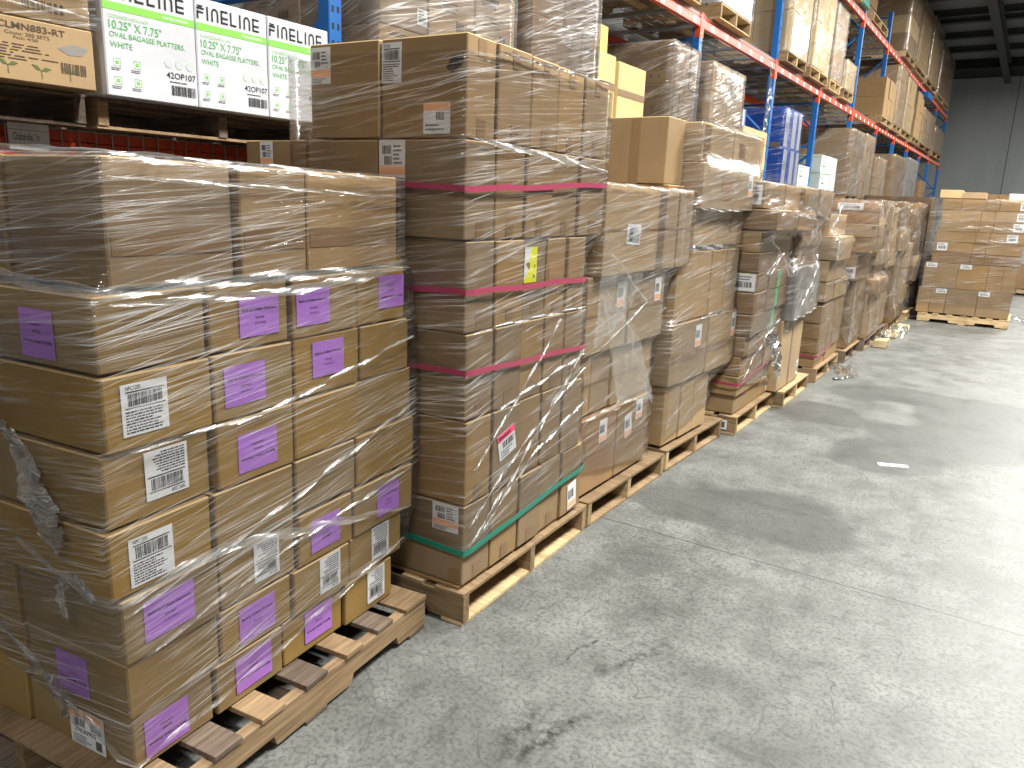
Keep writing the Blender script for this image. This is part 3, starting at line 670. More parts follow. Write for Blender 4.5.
# ------------------------------------------------------------------ pallets
def bevel_poly(mb, pts, y0, y1, mat):
    """extrude an x-z outline along y"""
    n = len(pts); mb.poly([(x, y0, z) for x, z in pts], mat); mb.poly([(x, y1, z) for x, z in pts][::-1], mat)
    for k in range(n):
        (a, b), (c, d) = pts[k], pts[(k + 1) % n]; mb.poly([(a, y0, b), (a, y1, b), (c, y1, d), (c, y0, d)], mat)
def pallet_proto(mats, L_=1.22, W_=1.02, seed=0, deck=7):
    """stringers along local x, deck boards along local y; centred; returns list of (part name, mesh object)"""
    rr = random.Random(seed); parts = []
    H = .14; t = .017
    for k in range(3):
        y = -W_ / 2 + .02 + k * (W_ - .04) / 2; mb = MB(); h0, h1 = t, H - t; a = L_ / 2
        nt_ = [(-a, h0), (-a * .72, h0), (-a * .70, h0 + .035), (-a * .30, h0 + .035), (-a * .28, h0), (a * .28, h0), (a * .30, h0 + .035), (a * .70, h0 + .035), (a * .72, h0), (a, h0), (a, h1), (-a, h1)]
        bevel_poly(mb, nt_[::-1], y - .019, y + .019, rr.choice(mats)); parts.append(('stringer', mb))
    for k in range(deck):
        wd = .135 if k in (0, deck - 1) else rr.uniform(.085, .10); x = -L_ / 2 + wd / 2 + k * (L_ - wd) / (deck - 1) if k in (0, deck - 1) else -L_ / 2 + .07 + k * (L_ - .14) / (deck - 1) + rr.uniform(-.01, .01)
        mb = MB(); e = rr.uniform(0, .006); mb.box(x - wd / 2, x + wd / 2, -W_ / 2 - e, W_ / 2 + rr.uniform(0, .006), H - t + .0005, H, rr.choice(mats), .0015, .0012); parts.append(('deck_board', mb))
    for x in (-L_ / 2 + .055, 0, L_ / 2 - .055):
        mb = MB(); mb.box(x - .05, x + .05, -W_ / 2, W_ / 2, .001, t - .0005, rr.choice(mats), .0015, .0008); parts.append(('bottom_board', mb))
    return parts
PROTO = {}
def pallet(loc, rz, style, label, group='wooden pallets under the stacks', L_=1.22, W_=1.02):
    mats = {'new': ['wood_new', 'wood_new', 'wood_mid'], 'mid': ['wood_mid', 'wood_new', 'wood_mid'], 'old': ['wood_old', 'wood_old', 'wood_mid'], 'oldtop': ['wood_old', 'wood_mid']}[style]
    root = empty('wooden_pallet', loc, rz); key = (style, L_, W_)
    if key not in PROTO:
        PROTO[key] = [mb.build(n, root, recalc=True) for n, mb in pallet_proto(mats, L_, W_, len(PROTO))]
    else:
        for o in PROTO[key]:
            c = o.copy(); COL.objects.link(c); c.parent = root
    tag(root, label, 'pallet', group); return root
def pallet_under(fr, u0, u1, v0, v1, style, label, z=0, group='wooden pallets under the stacks', along='v'):
    """pallet filling the footprint; stringers run across (v) by default"""
    c = fr.P((u0 + u1) / 2, (v0 + v1) / 2, z); rz = math.radians(fr.deg)
    if along == 'v': return pallet(c, rz, style, label, group, round(v1 - v0, 2), round(u1 - u0, 2))
    return pallet(c, rz + math.pi / 2, style, label, group, round(u1 - u0, 2), round(v1 - v0, 2))

# ================================================================== THE ROOM
MATS['concrete_floor'] = floor_mat(); MATS['precast_wall'] = wall_mat()
WY, CZ = 34.0, 6.9
f = MB(); f.poly([(-6, -5, 0), (9, -5, 0), (9, WY, 0), (-6, WY, 0)], 'concrete_floor'); struct(f, 'floor')
f = MB(); f.box(-6, 9, WY, WY + .25, 0, CZ + .6, 'precast_wall'); struct(f, 'wall_back')
f = MB(); f.box(-6.25, -6, -5, WY, 0, CZ + .6, 'precast_wall'); struct(f, 'wall_left')
for k, x in enumerate((-4.2, -1.2, 1.8, 4.8)):      # panel joints of the precast wall
    f = MB(); f.box(x, x + .02, WY - .006, WY - .001, 0, CZ, 'steel_dark'); o = struct(f, f'trim_{k + 1}')
f = MB(); f.box(-6, 9, -5, WY, CZ, CZ + .12, 'ceiling_panel'); struct(f, 'ceiling')
f = MB(); f.box(-6, 9, WY - 2.2, WY - .02, CZ - .30, CZ - .02, 'black'); struct(f, 'trim_5')
k = 6
for y in (20.0, 22.4, 24.3, 25.1, 27.2, 29.4, 17.6, 15.2):
    f = MB(); f.box(-6, 9, y, y + .12, CZ - .16, CZ, 'steel_dark'); f.box(-6, 9, y - .05, y + .17, CZ - .18, CZ - .16, 'steel_dark'); struct(f, f'trim_{k}'); k += 1
f = MB(); f.box(-1.56, -1.54, 10, WY - .3, CZ - .55, CZ - .18, 'steel_dark'); f.box(-1.65, -1.45, 10, WY - .3, CZ - .57, CZ - .55, 'steel_dark'); f.box(-1.65, -1.45, 10, WY - .3, CZ - .20, CZ - .18, 'steel_dark'); struct(f, f'trim_{k}')
f = MB(); pl = Plane2(f, (-1.84, WY - .002, 2.36), (1, 0, 0), (0, 0, 1), (0, -1, 0)); pl.slab(-.17, .17, -.10, .10, 'yellow_label', .004); pl.text('EXIT', -.12, -.05, .24, .10, 'ink', .0055); f.names = ['yellow_label', 'ink_leaf'] if len(f.names) > 1 else f.names
o = f.build('wall_sign'); tag(o, 'small yellow sign low on the far grey wall', 'sign')
for (x, y, w) in LAMPS:
    r = empty('high_bay_lamp', (x, y, LAMP_Z)); h = MB(); h.box(-.62, .62, -.20, .20, .0, .07, 'galv', .006); h.build('lamp_housing', r)
    h = MB()
    for sx in (-.5, .5): h.tube([(sx, 0, .07), (sx, 0, CZ - LAMP_Z)], .006, 'wire', 6)
    h.build('hanger', r); tag(r, 'long high bay ceiling lamp above the aisle', 'ceiling lamp', 'high bay lamps above the aisle')
    ld = bpy.data.lights.new('lamp_light', 'AREA'); ld.shape = 'RECTANGLE'; ld.size = 1.2; ld.size_y = .36; ld.energy = w; ld.color = (1, .975, .93)
    lo = bpy.data.objects.new('lamp_light', ld); COL.objects.link(lo); lo.parent = r; lo.location = (0, 0, -.01)

# ================================================================== STACK 1 (nearest)
G = lambda z0, z1, us, vs, *m: (z0, z1, us, vs, *m)
S1 = Frame(-1.68, .93, 6.5); V = [0, .40, .84, 1.0]
s1 = [G(1.375, 1.665, [0, .375, .63, 1.085], [.0, .36, .80], 'kraft'), G(1.185, 1.365, [-.05, .262, .56, .865, 1.14], [0, .39, .83]), G(1.0, 1.183, [-.05, .262, .565, .878, 1.165], [0, .40, .84]),
      G(.815, .998, [-.06, .255, .556, .86, 1.19], [0, .42, .86]), G(.64, .813, [-.07, .239, .551, .845, 1.19], [0, .44, .87]), G(.457, .632, [-.05, .254, .558, .825, 1.18], [0, .40, .82]),
      G(.30, .455, [-.045, .25, .534, .81, 1.12], [0, .40, .83]), G(.142, .298, [-.04, .226, .492, .779, 1.06], [0, .43, .85])]
PI = math.pi
d1 = [('purple', 'E', .209, 1.261, .125, .115, PI), ('purple', 'E', .218, .365, .125, .115, PI), ('case', 'E', .19, .20, .14, .11), ('tape_green', 'E', .47, 1.43, .10, .10),  # the green tape mark stands in for a green carton edge
      ('purple', 'A', .442, 1.27, .145, .11), ('purple', 'A', .652, 1.275, .145, .11), ('purple', 'A', 1.055, 1.285, .145, .11, PI), ('purple', 'A', .375, 1.091, .145, .11), ('purple', 'A', .72, 1.108, .145, .11), ('purple', 'A', .405, .897, .145, .11, PI),
      ('purple', 'A', 1.02, .542, .13, .11), ('purple', 'A', .685, .541, .14, .11), ('purple', 'A', .088, .551, .15, .11), ('purple', 'A', .389, .375, .14, .11), ('purple', 'A', .657, .228, .13, .11, PI), ('purple', 'A', .369, .225, .14, .11, PI), ('purple', 'A', .067, .215, .135, .11, PI),
      ('ship', 'A', .06, 1.096, .125, .125), ('ship', 'A', .116, .916, .125, .125, PI), ('ship', 'A', .048, .718, .125, .125), ('ship', 'A', .434, .548, .10, .125, PI), ('ship', 'A', .706, .387, .10, .125, PI), ('ship', 'A', .985, .397, .10, .125, PI), ('ship', 'A', .955, .235, .10, .125, PI)]
out = stack(S1, 'nearest wrapped stack', s1, 'ochre', d1, jit=.010)
for c in out:
    if c['b'][5] > 1.5:
        u0, u1, v0, v1, z0, z1 = c['b']
        if 'A' in c['face']: c['decor'] += [('tape', 'A', (u0 + u1) / 2, 1.475, u1 - u0 - .02, .055, 0)]
        if 'E' in c['face']: c['decor'] += [('tape', 'E', (v0 + v1) / 2, 1.475, v1 - v0 - .02, .05, 0)]
wrap(S1, s1, 'film_streaky', 'streaky clear stretch wrap around the nearest purple-stickered stack', zlo=(.47, .20, .34), ripple=.005, off=.018, seed=1, vmax=.86,
     folds=[([(-.05, .8, 1.40), (-.05, .02, 1.372), (.4, 0, 1.375), (1.12, 0, 1.368)], .045, None), ([(-.02, 0, 1.345), (.5, 0, 1.33), (1.1, 0, 1.36)], .035, None), ([(-.06, .3, .75), (-.06, .0, .64), (.25, 0, .66), (1.15, 0, .47)], .040, None),
            ([(-.05, .55, .50), (-.05, .0, .19), (.4, 0, .24), (1.1, 0, .36)], .022, None), ([(-.05, .0, .60), (.5, 0, .70), (1.18, 0, .88)], .02, None), ([(-.05, .75, 1.69), (0, .0, 1.665), (.6, 0, 1.66), (1.08, 0, 1.655)], .03, None), ([(0, 0, 1.62), (.6, 0, 1.61), (1.08, 0, 1.60)], .016, None),
            ([(.0, 0, 1.0), (.45, 0, 1.0), (1.15, 0, 1.12)], .02, None), ([(.0, 0, .47), (.5, 0, .56), (1.1, 0, .62)], .014, None)])
crumple(S1, [(-.06, .62, 1.16, .03), (-.06, .36, 1.05, .06), (-.06, .27, .98, .07), (-.07, .22, .90, .12), (-.07, .18, .80, .14), (-.07, .16, .74, .02)], .1, 'film_tail', 'crumpled tail of clear film hanging on the end of the nearest stack', 3, amp=.022)
crumple(S1, [(-.07, .03, .65, .02), (-.07, .10, .70, .05), (-.07, .16, .64, .03), (-.07, .155, .57, .03)], .04, 'film_tail', 'small white film scrap at the near corner, halfway down the nearest stack', 5, amp=.012)
crumple(S1, [(-.05, .26, .36, .10), (-.05, .23, .30, .07), (-.05, .22, .25, .03)], .04, 'film_dull', 'torn film flap above the case label on the bottom carton', 8, amp=.02)
pallet_under(S1, -.10, 1.12, -.11, .90, 'oldtop', 'worn grey wooden pallet under the nearest stack, boards sticking out', along='u')
# green cardboard edge seen at the inner left
c = carton(S1, -.045, .2, .385, .80, 1.37, 1.40, 'mint', ('top layer', 'end face', 'nearest wrapped stack', 'slip sheet'), 'slip sheets'); c['face'] = ('E',); CART.remove(c)

# ================================================================== STACK 2 (pink straps)
S2 = Frame(-1.60, 2.15, 3); E2 = [0, .36, .70]
s2 = [G(1.80, 2.125, [-.04, .15, .39, .615, .85, 1.095], [0, .36, .69]), G(1.465, 1.797, [-.04, .16, .37, .596, .833, 1.09], [0, .375, .72, 1.05]), G(1.14, 1.462, [-.02, .175, .385, .577, .76, .93], [0, .36, .72, 1.05]),
      G(.815, 1.137, [-.007, .185, .385, .582, .765, .95], [0, .36, .72, 1.05]), G(.485, .812, [.002, .187, .396, .59, .78, .975], [0, .36, .72, 1.05]), G(.158, .482, [.006, .203, .415, .612, .812, 1.03], [0, .36, .72, 1.05])]
d2 = [('peach', 'E', .635, 2.05, .095, .125), ('ship', 'E', .315, 2.045, .085, .13), ('peachtop', 'E', .12, 1.862, .11, .10), ('peach', 'E', .31, 1.725, .115, .145), ('peach', 'E', .085, .425, .12, .11), ('ship', 'E', .285, .40, .05, .11), ('peach', 'E', .93, 1.74, .07, .10),
      ('hole', 'E', .05, 2.03, .07, .06), ('yellowlabel', 'A', .44, 1.36, .10, .14), ('pinkwhite', 'A', .29, .667, .13, .11, .25), ('small', 'A', .93, .24, .09, .13, .1), ('redpatch', 'A', .66, 1.30, .12, .12), ('tape', 'E', .04, .19, .05, .06)]
stack(S2, 'pink-strapped stack', s2, 'kraft', d2, tape=[('tabs', 0)])
for c in CART[-60:]:
    if c['fr'] is S2 and c['b'][4] > 1.79 and 'A' in c['face']: c['decor'].insert(0, ('tape', 'A', (c['b'][0] + c['b'][1]) / 2, 2.085, .05, .06, 0))
wrap(S2, s2, 'film_clear', 'clear stretch wrap around the pink-strapped stack', zlo=(.30, .30, .36), ztop=2.09, seed=2, vmax=.78, ripple=.004, topfold=0,
     folds=[([(.1, 0, 2.09), (.5, 0, 2.10), (1.09, 0, 2.12)], .02, 'film_dark'), ([(-.03, 0, 1.80), (.3, 0, 1.785), (.6, 0, 1.775), (1.08, 0, 1.75)], .035, None), ([(.0, 0, 1.14), (.25, 0, 1.15), (.95, 0, 1.15)], .016, None), ([(.2, 0, .82), (.6, 0, .88), (.95, 0, .93)], .02, None),
            ([(.02, 0, .32), (.35, 0, .52), (.65, 0, .74), (.95, 0, .95)], .022, None), ([(.02, 0, .40), (.35, 0, .60), (.8, 0, .80), (.97, 0, .86)], .014, None), ([(.1, 0, .35), (.5, 0, .56), (1.0, 0, .70)], .016, None), ([(.05, 0, .62), (.5, 0, .95), (.7, 0, 1.12)], .014, None)])
def band(z, zc, zf, e, vmax=1.06, dip=.0):
    pts = [(e[0] - .016, vmax, z), (e[0] - .016, vmax * .6, z - dip), (e[0] - .016, .04, zc + .004), (e[0] - .012, -.010, zc), (e[0] + .03, -.016, zc)]
    pts += [(e[0] + (e[1] - e[0]) * t, -.017 - .002 * math.sin(t * 9), zc + (zf - zc) * t + .004 * math.sin(t * 11)) for t in (.2, .35, .5, .65, .8, .95)]
    pts += [(e[1] + .012, -.010, zf), (e[1] + .016, .04, zf), (e[1] + .016, vmax, z), (e[0] - .016, vmax, z)]; return pts
for z, zc, zf, e, nm in ((1.655, 1.635, 1.69, (-.04, 1.09), 'highest'), (1.27, 1.288, 1.275, (-.02, .93), 'middle'), (1.0, .998, .965, (-.007, .95), 'lowest')):
    ribbon(S2, s2, band(z, zc, zf, e), .020, 'strap_pink', f'pink plastic strap, {nm} of the three around the strapped stack', 'pink straps around the second stack')
ribbon(S2, s2, band(.33, .30, .36, (.006, 1.03)), .022, 'strap_green', 'dark green plastic strap around the bottom of the strapped stack', 'green straps')
f = MB(); f.box(-.35, .345, -.495, .50, 0, .012, 'kraft', .001); o = f.build('slip_sheet'); o.location = S2.P(.50, .36, .143); o.rotation_euler = (0, 0, math.radians(3)); tag(o, 'flat cardboard sheet between pallet and pink-strapped stack', 'cardboard sheet')
pallet_under(S2, -.01, 1.08, -.02, 1.20, 'mid', 'splintered brown pallet under the pink-strapped stack')

# ================================================================== STACK 3
S3 = Frame(-1.69, 3.26, .7)
s3 = [G(1.27, 1.70, [.0, .63, .93, 1.14], [-.04, .45, .9]), G(.885, 1.265, [-.04, .42, .90], [0, .5, .95]), G(.565, .88, [-.04, .10, .32, .55, .71, .85], [.03, .45, .9]), G(.158, .56, [-.03, .38, .80], [0, .5, .95], 'orange')]
d3 = [('ship', 'A', .327, 1.464, .10, .16, PI / 2 - .05), ('small', 'A', .331, 1.16, .10, .13), ('small', 'A', .793, 1.155, .09, .13), ('small', 'A', .215, .463, .09, .12), ('small', 'A', .53, .42, .09, .13, .15), ('small', 'A', .67, .485, .09, .11), ('tape_dark', 'A', .70, 1.48, .09, .42)]
stack(S3, 'third floor stack', s3, 'pale', d3, tape=[('hmid', .01)])
for c in CART:
    if c['fr'] is S3 and c['b'][4] < .3 and c['b'][0] > .3: c['mat'] = 'kraft'
wrap(S3, s3, 'film_clear', 'loose clear stretch wrap around the third floor stack', zlo=(.17, .30, .17), seed=3, ripple=.010, off=.014,
     folds=[([(.0, -.04, 1.70), (.5, -.04, 1.69), (1.13, -.04, 1.70)], .022, None), ([(.0, 0, 1.40), (.4, 0, 1.22), (.62, 0, 1.10), (.35, 0, 1.0), (.1, 0, .92)], .010, None), ([(-.02, 0, .565), (.3, 0, .56), (.6, 0, .56)], .03, None), ([(.1, 0, 1.2), (.45, 0, .95), (.7, 0, .66), (.80, 0, .5)], .007, None), ([(.95, -.04, 1.68), (.98, -.04, 1.3)], .02, None)])
def sheet(fr, corners, mat, label, seed, n=14, amp=.012):
    (a, b, c, d) = [Vector(q) for q in corners]; mb = MB(); rows = []
    for i in range(n + 1):
        t = i / n; l = a.lerp(d, t); r = b.lerp(c, t); row = []
        for j in range(n + 1):
            q = l.lerp(r, j / n); e = noise.noise(Vector((j * .5, i * .15, seed))) * amp
            row.append(fr.P(q.x, q.y - abs(e), q.z))
        rows.append(row)
    mb.grid(rows, mat, lambda i, j: (i * .05, j * .05)); o = mb.build('film_flap', smooth=True); tag(o, label, 'plastic wrap'); return o
sheet(S3, [(-.02, -.055, 1.52), (.50, -.035, 1.25), (.34, -.03, 1.06), (-.02, -.03, .92)], 'film_flap', 'loose film flap across the upper left of the third floor stack', 2)
sheet(S3, [(.02, -.036, 1.20), (.46, -.036, .98), (.80, -.03, .52), (.30, -.03, .60)], 'film_flap', 'long slanting film flap over the lower half of the third floor stack', 6)
pallet_under(S3, 0.0, 1.0, -.05, 1.15, 'new', 'pale wooden pallet under the third floor stack')

# ================================================================== STACK 4
S4 = Frame(-1.70, 4.34, -1)
s4 = [G(1.87, 2.09, [.14, .68, 1.25], [-.02, .42]), G(1.60, 1.868, [.14, 1.09], [-.06, .40]), G(1.375, 1.598, [-.01, .14, .62, 1.10], [0, .45, .9]), G(.925, 1.345, [-.02, .305, .555, .82, 1.07], [0, .45, .9]), G(.54, .92, [-.05, .54, 1.09], [-.02, .45, .9]), G(.158, .538, [-.03, .225, .45, .70], [0, .45, .9])]
d4 = [('small', 'A', .99, 1.76, .09, .14, .1), ('small', 'A', .377, .813, .10, .14), ('small', 'A', 1.03, .82, .09, .17), ('tape', 'A', .22, 1.98, .10, .20), ('tape', 'A', .85, 1.97, .12, .10), ('redpatch', 'A', .55, 1.73, .2, .14), ('tape_dark', 'A', .85, 1.50, .05, .08), ('tape_dark', 'A', .3, 1.56, .05, .06), ('tape', 'A', .23, .70, .50, .05), ('tape', 'A', .8, .70, .5, .05)]
stack(S4, 'fourth floor stack', s4, 'pale', d4)
c = carton(S4, -.13, .12, .075, .46, 1.60, 2.095, 'kraft', ('top layer', 'near end upright', 'fourth floor stack', 'carton'), 'cartons in the fourth floor stack'); c['face'] = ('A', 'E'); c['decor'] = [('tape', 'E', .27, 1.85, .055, .48, 0)]
c['b'][4] = 1.73
c = carton(S4, .0, .26, .47, .85, 1.60, 2.07, 'yellow', ('top layer', 'behind the upright carton, yellow light painted in', 'fourth floor stack', 'carton'), 'cartons in the fourth floor stack'); c['face'] = ('E',)  # yellow material stands in for yellow light on this carton's side
c = carton(S4, -.12, .12, .05, .46, 1.60, 1.728, 'brown', ('second layer down', 'under the upright carton', 'fourth floor stack', 'carton'), 'cartons in the fourth floor stack'); c['face'] = ('A', 'E')
wrap(S4, s4, 'film_clear', 'clear stretch wrap around the fourth floor stack', zlo=(.4, .2, .3), seed=4, ripple=.008, off=.014,
     folds=[([(.14, 0, 1.92), (.6, 0, 1.90), (1.2, 0, 1.88)], .03, None), ([(-.03, 0, 1.36), (.3, 0, 1.37), (1.08, 0, 1.36)], .05, 'film_white'), ([(.14, 0, 1.60), (.6, 0, 1.595), (1.1, 0, 1.61)], .02, None), ([(.35, 0, .925), (.7, 0, .93), (1.08, 0, .92)], .045, 'film_white'), ([(.14, 0, 2.09), (.7, 0, 2.09), (1.24, 0, 2.09)], .02, None)])
pallet_under(S4, -.02, .96, -.04, 1.16, 'new', 'bright new pallet under the fourth floor stack')

# ================================================================== STACK 5
S5 = Frame(-1.62, 5.43, 1)
U5 = [0, .34, .68, 1.0]
s5 = [G(1.62, 1.80, [0, .55, 1.25], [-.07, .3, .6], 'kraft'), G(1.475, 1.615, [-.01, .62, 1.15], [-.17, .25, .6], 'brown'), G(1.32, 1.47, [0, .45, .9], [-.07, .3, .6], 'kraft'), G(1.18, 1.318, [0, .45, .9], [-.07, .3, .6], 'brown'), G(1.04, 1.178, U5, [-.07, .3, .6], 'brown'), G(.885, 1.037, U5, [-.07, .3, .6], 'brown'),
      G(.725, .88, U5, [-.06, .3, .6], 'brown'), G(.577, .722, U5, [-.05, .3, .6]), G(.43, .575, [0, .3, .6, .9], [-.03, .3, .6]), G(.285, .428, [-.02, .33, .7], [-.02, .35, .7]), G(.145, .283, [0, .35, .66, 1.0], [0, .35, .7])]
d5 = [('plainlabel', 'E', .02, 1.71, .14, .13), ('pinktag', 'E', .16, 1.69, .05, .10), ('plainlabel', 'E', .01, 1.11, .16, .12), ('tape_green', 'A', .62, 1.0, .09, .14), ('tape_green', 'A', .62, 1.12, .09, .138), ('tape_green', 'A', .62, .80, .09, .155), ('small', 'A', .92, .21, .06, .10)]
stack(S5, 'fifth floor stack', s5, 'kraft', d5)
wrap(S5, s5, 'film_clear', 'loose hanging stretch wrap around the fifth floor stack', zlo=(.6, .40, .22), seed=5, ripple=.010, off=.014,
     folds=[([(.0, -.1, 1.62), (.5, -.1, 1.60), (1.2, -.1, 1.55)], .04, 'film_fold'), ([(.1, 0, 1.45), (.55, 0, 1.30), (.2, 0, 1.16)], .02, None), ([(.3, 0, 1.15), (.62, 0, 1.30), (.9, 0, 1.1)], .012, None), ([(.05, 0, .40), (.35, 0, .62), (.8, 0, .78)], .016, None)])
crumple(S5, [(.45, -.06, .72, .22), (.55, -.10, .58, .25), (.62, -.12, .45, .20), (.65, -.12, .34, .06)], .1, 'film_dull', 'loose grey film flap hanging from the fifth floor stack', 11, amp=.05, rise=(0, 1))
ribbon(S5, s5, [(-.04, .6, .40), (-.04, .0, .375), (-.035, -.035, .375), (.0, -.045, .375), (.3, -.045, .41), (.68, -.045, .44)], .016, 'strap_pink', 'pink strap low on the fifth floor stack', 'pink straps on far stacks')
pallet_under(S5, -.03, 1.02, -.05, 1.10, 'mid', 'dark end pallet under the fifth floor stack')
f = MB(); pl = Plane2(f, (0, 0, 0), (1, 0, 0), (0, 0, 1), (0, -1, 0)); pl.slab(-.045, .045, -.035, .035, 'paper', .001); pl.rect(-.03, .03, -.022, .022, 'ink_soft', .0014)
o = f.build('pallet_tag'); o.location = S5.P(-.034, .06, .07); o.rotation_euler = (0, 0, math.radians(1)); tag(o, 'white paper tag on the end of the pallet under the fifth floor stack', 'label')

# ================================================================== STACK 6 (tall carton on bright pallet)
S6 = Frame(-1.56, 6.48, 1)
s6 = [G(1.58, 1.80, [.0, .5, 1.05], [-.03, .3, .65], 'kraft'), G(1.50, 1.578, [.0, .8], [-.02, .35, .7], 'kraft'), G(1.42, 1.498, [.0, .8], [.0, .35, .7], 'brown'), G(1.34, 1.418, [.0, .8], [-.02, .35, .7], 'kraft'), G(1.26, 1.338, [.0, .8], [.0, .35, .7], 'brown'), G(1.18, 1.258, [.0, .8], [-.01, .35, .7], 'brown'),
      G(.75, 1.175, [-.1, .35, .78], [-.05, .4, .75], 'grey'), G(.15, .745, [-.12, .62], [0, .45, .8], 'pale')]
stack(S6, 'sixth floor stack', s6, 'pale', [('plainlabel', 'A', .0, .68, .09, .08), ('plainlabel', 'A', .56, .26, .07, .13), ('tape_dark', 'A', .25, .45, .05, .58), ('plainlabel', 'A', .6, .92, .12, .15), ('tape_dark', 'A', .3, 1.72, .08, .07)])
wrap(S6, s6[:7], 'film_dull', 'thick cloudy film round the upper half of the sixth floor stack', zlo=(.78, .74, .80), seed=6, ripple=.012, off=.016,
     folds=[([(-.1, 0, .76), (.3, 0, .76), (.75, 0, .78)], .03, None), ([(.0, 0, 1.58), (.5, 0, 1.60), (1.0, 0, 1.55)], .05, None), ([(.1, 0, .85), (.4, 0, 1.0), (.75, 0, 1.25)], .016, None), ([(.55, 0, 1.55), (.6, 0, 1.2)], .03, None)])
pallet_under(S6, -.02, .92, -.05, 1.12, 'new', 'bright yellow pine pallet under the tall carton')

# ================================================================== STACK 7
S7 = Frame(-1.54, 7.70, 1)
U7 = [0, .24, .48, .72, .96, 1.18]
s7 = [G(1.40, 1.60, [.05, .5, .95], [.05, .3, .6], 'pale'), G(1.175, 1.398, [0, .4, .8], [-.06, .15, .5], 'pale'), G(.975, 1.17, [0, .4, .8], [-.01, .15, .5], 'pale'), G(.78, .965, U7, [0, .35, .7], 'pale'), G(.575, .745, U7, [.01, .35, .7], 'kraft'), G(.425, .572, U7, [.01, .35, .7], 'kraft'), G(.285, .422, U7, [.01, .35, .7], 'kraft'), G(.145, .282, U7, [.02, .35, .7], 'kraft')]
stack(S7, 'seventh floor stack', s7, 'pale', [('plainlabel', 'A', .05, 1.28, .06, .16)])
wrap(S7, s7, 'film_clear', 'clear stretch wrap around the seventh floor stack', zlo=(.3, .25, .3), seed=7, ripple=.014, off=.014, dz=.03, folds=[([(.0, 0, 1.40), (.3, 0, 1.55), (.5, 0, 1.7)], .03, None), ([(.0, 0, .97), (.6, 0, .96), (1.1, 0, .95)], .03, None)])
ribbon(S7, s7, [(-.02, .6, .27), (-.02, .02, .255), (-.01, -.012, .255), (.1, -.016, .26), (.6, -.016, .30)], .018, 'strap_pink', 'pink strap low on the seventh floor stack', 'pink straps on far stacks')
pallet_under(S7, -.01, 1.1, -.02, 1.12, 'mid', 'brown pallet under the seventh floor stack')

# ================================================================== STACK 8
S8 = Frame(-1.53, 8.98, 1)
s8 = [G(1.63, 1.745, [0, .30], [-.15, .48], 'orange'), G(1.51, 1.62, [0, .30], [-.15, .48], 'orange'), G(1.375, 1.50, [0, .45, .9], [-.12, .30, .6], 'pale'), G(1.21, 1.37, [0, .45, .9], [-.12, .30, .6], 'kraft'), G(.90, 1.20, [0, .45, .95], [-.02, .30, .6], 'kraft'), G(.52, .89, [.1, .5, 1.0], [0, .3, .6], 'kraft'), G(.15, .515, [.1, .5, 1.0], [0, .3, .6], 'kraft')]
stack(S8, 'eighth floor stack', s8, 'kraft', [('plainlabel', 'E', .12, 1.69, .26, .07), ('ship', 'E', .06, .99, .19, .12)])
wrap(S8, s8, 'film_dull', 'baggy stretch wrap around the eighth floor stack', zlo=(.9, .20, .2), seed=8, ripple=.015, off=.02, dz=.03, folds=[([(.0, 0, 1.75), (.3, 0, 1.6), (.5, 0, 1.4)], .05, None), ([(.1, 0, .9), (.2, 0, .5), (.15, 0, .2)], .04, None)])
pallet_under(S8, 0, .95, -.03, 1.1, 'old', 'dark pallet under the eighth floor stack, film trailing beside it')

# ================================================================== STACKS 9-14, receding
rs = random.Random(11)
specs = [(9.98, .92, 1.78, 'ninth', 'pale', 'film_dull'), (10.95, .85, 1.72, 'tenth', 'pale', 'film_clear'), (11.85, .62, 1.80, 'eleventh', 'kraft', 'film_dull'), (12.55, .85, 1.70, 'twelfth', 'pale', 'film_clear'), (13.48, .8, 1.82, 'thirteenth', 'kraft', 'film_dull')]
for (y0, ln, top, nm, mt, fm) in specs:
    fr_ = Frame(-1.50 + rs.uniform(-.03, .03), y0, rs.uniform(-1, 2)); z = top; lay = []
    while z > .35:
        h = rs.choice((.17, .22, .3, .36)); z0 = max(z - h, .15) if z - h > .3 else .15
        nu = rs.choice((1, 2, 2, 3)); o_ = rs.uniform(-.07, .03); lay.append(G(z0 + .002, z, [ln * q / nu for q in range(nu + 1)], [o_, .3, .62], rs.choice((mt, 'kraft', 'pale', 'brown')))); z = z0
    lay = lay[:9]
    lab = [('plainlabel', 'A', ln * .5, top - .35, .10, .13)] if nm != 'twelfth' else [('plainlabel', 'A', ln * .3, .75, .14, .20), ('plainlabel', 'A', ln * .6, 1.1, .12, .14)]
    stack(fr_, f'{nm} floor stack', lay, mt, lab)
    wrap(fr_, lay, fm, f'crumpled stretch wrap around the {nm} floor stack', seed=len(nm) + y0, ripple=.016, off=.022, dz=.03, du=.05, zlo=(.3, .2, .2), folds=[([(.0, 0, top - .02), (ln * .5, 0, top - .06), (ln, 0, top - .02)], .05, None), ([(.05, 0, top - .3), (.2, 0, top * .6), (.1, 0, .3)], .05, None)])
    pallet_under(fr_, 0, round(ln, 2), -.03, 1.0, rs.choice(('mid', 'old')), f'pallet under the {nm} floor stack')
